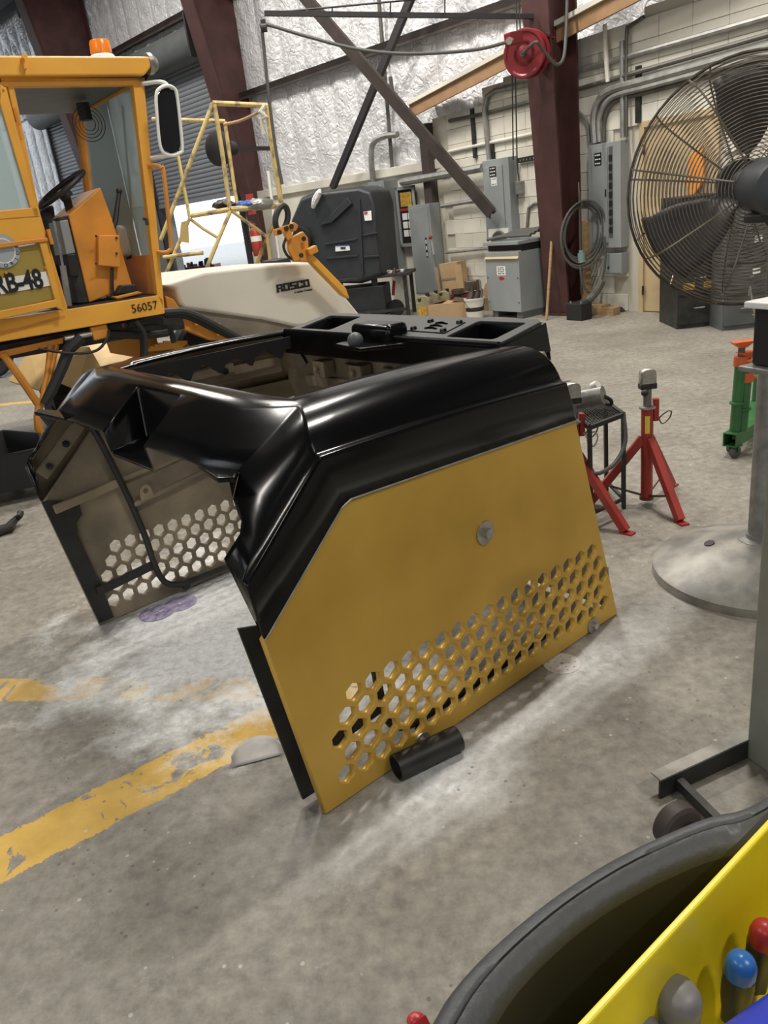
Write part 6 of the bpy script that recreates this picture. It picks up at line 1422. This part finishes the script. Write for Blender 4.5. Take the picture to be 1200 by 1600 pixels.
def rimmesh():
    bm = B(); So = [FL(x, y, CZT) for x, y in outer]; Si = [FL(x, y, CZT) for x, y in inner]
    So = smoothpath(So, 4); Si = smoothpath(Si, 4); n = len(So); prof = []
    rows = [[p+Vector((0,0,-.10)) + (q-p)*.02 for p, q in zip(So,Si)], [p+Vector((0,0,-.03)) - (q-p)*.01 for p, q in zip(So,Si)], [p+Vector((0,0,-.008)) + (q-p)*.05 for p, q in zip(So,Si)], [p+Vector((0,0,0)) + (q-p)*.2 for p, q in zip(So,Si)],
            [p+Vector((0,0,.001)) + (q-p)*.44 for p, q in zip(So,Si)], [p+Vector((0,0,-.0015)) + (q-p)*.47 for p, q in zip(So,Si)], [p+Vector((0,0,.001)) + (q-p)*.50 for p, q in zip(So,Si)], [p+Vector((0,0,-.002)) + (q-p)*.85 for p, q in zip(So,Si)], [q+Vector((0,0,-.012)) for p, q in zip(So,Si)], [q+Vector((0,0,-.05))+(q-p)*.05 for p, q in zip(So,Si)], [q+Vector((0,0,-.16))+(q-p)*.18 for p, q in zip(So,Si)]]
    V_ = [[bm.verts.new(p) for p in r] for r in rows]
    for a, b_ in zip(V_, V_[1:]):
        for i in range(n-1): bm.faces.new((a[i], a[i+1], b_[i+1], b_[i]))
    for v_ in list(V_[10])+list(V_[9]): pass
    bm.faces.ensure_lookup_table()
    for k in range(8*(n-1), 10*(n-1)): bm.faces[k].material_index = 1  # rows of the inner wall get the colour with shade painted in
    return bm, So, Si
bm, So, Si = rimmesh(); mk('rim', bm, ['cart_black','cart_shaded'], ct, smooth=True, ang=70)
c0 = sum(Si, Vector())/len(Si)
bm = B(); prism(bm, [Vector((p.x,p.y,CZT-.16)) for p in Si[::3]] + [FL(1500,1500,CZT-.16), FL(1100,2100,CZT-.16), FL(760,1900,CZT-.16)], (0,0,-.02)); mk('tray_floor', bm, 'cart_shaded', ct)
# hand slot in the inner wall
sl = [(815,1560),(845,1525),(890,1487),(935,1455),(975,1430),(990,1422)]
bm = B(); P = [FL(x, y, CZT-.06) for x, y in sl]; tube(bm, P, [.008,.016,.02,.02,.016,.006], 10); mk('hand_grip', bm, 'cart_black', ct, smooth=True)
mid = FL(1250,1900,.4)
for x, y in ((900,1700),(1400,1500),(1000,2300)):
    p = FL(x, y, CZT-.1); bm = B(); cyl(bm, Vector((p.x,p.y,.12)), Vector((p.x,p.y,CZT-.17)), .02, n=12); lg_ = mk('cart_leg', bm, 'cart_black', ct, smooth=True)
    bm = B(); lathe(bm, [(.01,-.015),(.05,-.015),(.055,0),(.05,.015),(.01,.015)], axes(Vector((p.x,p.y,.055)),(1,0,0),(0,0,1),(0,-1,0)), 18); mk('castor', bm, 'rubber', lg_, smooth=True)
    bm = B(); bar(bm, Vector((p.x,p.y,.06)), Vector((p.x,p.y,.125)), .03, .036); mk('castor_fork', bm, 'dark_steel', lg_)
# yellow tool bin
YZ = .945
yb = thing('tool_bin', 'bright yellow tool bin holding screwdrivers in the near corner', 'tool bin', FL(1150,1560,.74))
a, b_ = FL(870,1632,YZ), FL(1260,1214,YZ); dd = (b_-a).normalized(); nn = Vector((dd.y, -dd.x, 0))
bm = B(); th = .0065; zb = CZT-.16
mesh(bm, [a, b_, b_+nn*th, a+nn*th] + [Vector((p.x,p.y,zb)) for p in (a, b_, b_+nn*.02, a+nn*.02)], [(0,1,2,3),(4,7,6,5),(0,4,5,1),(1,5,6,2),(2,6,7,3),(3,7,4,0)]); mk('side_wall', bm, 'bin_yellow', yb, bevel=.002)
bm = B(); prism(bm, [Vector((p.x,p.y,zb+.004)) for p in (a, b_, b_+nn*.2, a+nn*.2)], (0,0,.006)); mk('bin_floor', bm, 'bin_yellow', yb)
bm = B(); e = b_+nn*.03; prism(bm, [b_+nn*.004-dd*.03+Vector((0,0,-.02)), b_+nn*.16-dd*.03+Vector((0,0,-.02)), b_+nn*.16-dd*.03+Vector((0,0,-.18)), b_+nn*.004-dd*.03+Vector((0,0,-.18))], dd*.006); mk('end_wall', bm, 'bin_yellow', yb)
mat('handle_red', (.42,.03,.03), .35); mat('handle_blue', (.03,.16,.48), .3); mat('handle_grey', (.24,.235,.22), .45, var=.2, vscale=40); mat('handle_dark', (.03,.032,.035), .4); mat('can_blue', (.02,.04,.42), .3)
def driver(lab, x, y, z, r, cap, body, ln=.085):
    p = FL(x, y, z); t = thing('screwdriver', lab, 'screwdriver', Vector((p.x,p.y,z-ln-.06)))
    tilt = Matrix.Translation(p) @ Matrix.Rotation(R_(6),4,'X')
    bm = B(); prof = [(0,0),(r*.55,-.001),(r*.85,-.005),(r,-.012),(r,-.022)]; lathe(bm, [(q, w_) for q, w_ in prof[::-1]], tilt, 20); mk('cap', bm, cap, t, smooth=True, ang=60)
    bm = B(); rings = []
    for z_, k in ((-.022,1.0),(-.03,1.06),(-.05,1.0),(-.07,.8),(-ln,.75)):
        rings.append([bm.verts.new(tilt @ Vector((r*k*(1+.06*math.cos(6*a))*math.cos(a), r*k*(1+.06*math.cos(6*a))*math.sin(a), z_))) for a in [i*math.pi/15 for i in range(30)]])
    skin(bm, rings); mk('grip', bm, body, t, smooth=True, ang=60)
    bm = B(); cyl(bm, tilt @ Vector((0,0,-ln)), tilt @ Vector((0,0,-ln-.055)), .003, n=8); mk('shaft', bm, 'zinc', t)
driver('screwdriver with a blue end cap in the yellow bin', 1160,1495,.905,.0125,'handle_blue','handle_dark')
driver('screwdriver with a red end cap in the yellow bin', 1198,1445,.905,.0125,'handle_red','handle_dark')
driver('thick ribbed grey tool handle in the yellow bin', 1062,1545,.905,.018,'handle_grey','handle_grey')
driver('small grey tool handle at the bottom edge of the photo', 1006,1600,.89,.015,'handle_grey','handle_grey')
p = FL(1218,1640,.90); q = FL(1340,1545,.88); t = thing('blue_can', 'blue can with white lettering lying in the yellow bin', 'can', Vector((p.x,p.y,.80)))
bm = B(); ax_ = (q-p).normalized(); cyl(bm, p-ax_*.07, p+ax_*.15, .03, n=28); can = mk('body', bm, 'can_blue', t, smooth=True)
bm = B(); cyl(bm, p-ax_*.085, p-ax_*.07, .026, n=24); mk('lid', bm, 'white', t, smooth=True)
vw = (CAM-p).normalized(); vw = (vw - ax_*vw.dot(ax_)).normalized(); pl_ = vw*.0303
bm = B(); xx = ax_.cross(vw)
for k, (s0, s1, an) in enumerate(((-.02,.002,8),(.006,.02,8),(.024,.045,8),(-.04,-.026,-14),(-.02,-.01,-14))):
    d_ = (vw*math.cos(R_(an)) - xx*math.sin(R_(an)))
    d2_ = (vw*math.cos(R_(an+12)) - xx*math.sin(R_(an+12)))
    mesh(bm, [p+ax_*s0+d_*.0304, p+ax_*s1+d_*.0304, p+ax_*s1+d2_*.0304, p+ax_*s0+d2_*.0304], [(0,1,2,3)])
mk('white_print', bm, 'white', can, kind='stuff')
p = FL(650,1594,.85); bm = B(); ball(bm, p, .007, 1.2, 1, .8, 12); bar(bm, p, p+Vector((.03,-.05,-.05)), .015, .015); mk('red_handle', bm, 'handle_red', smooth=True, label='red grip end just showing at the bottom edge beside the cart', cat='handle')
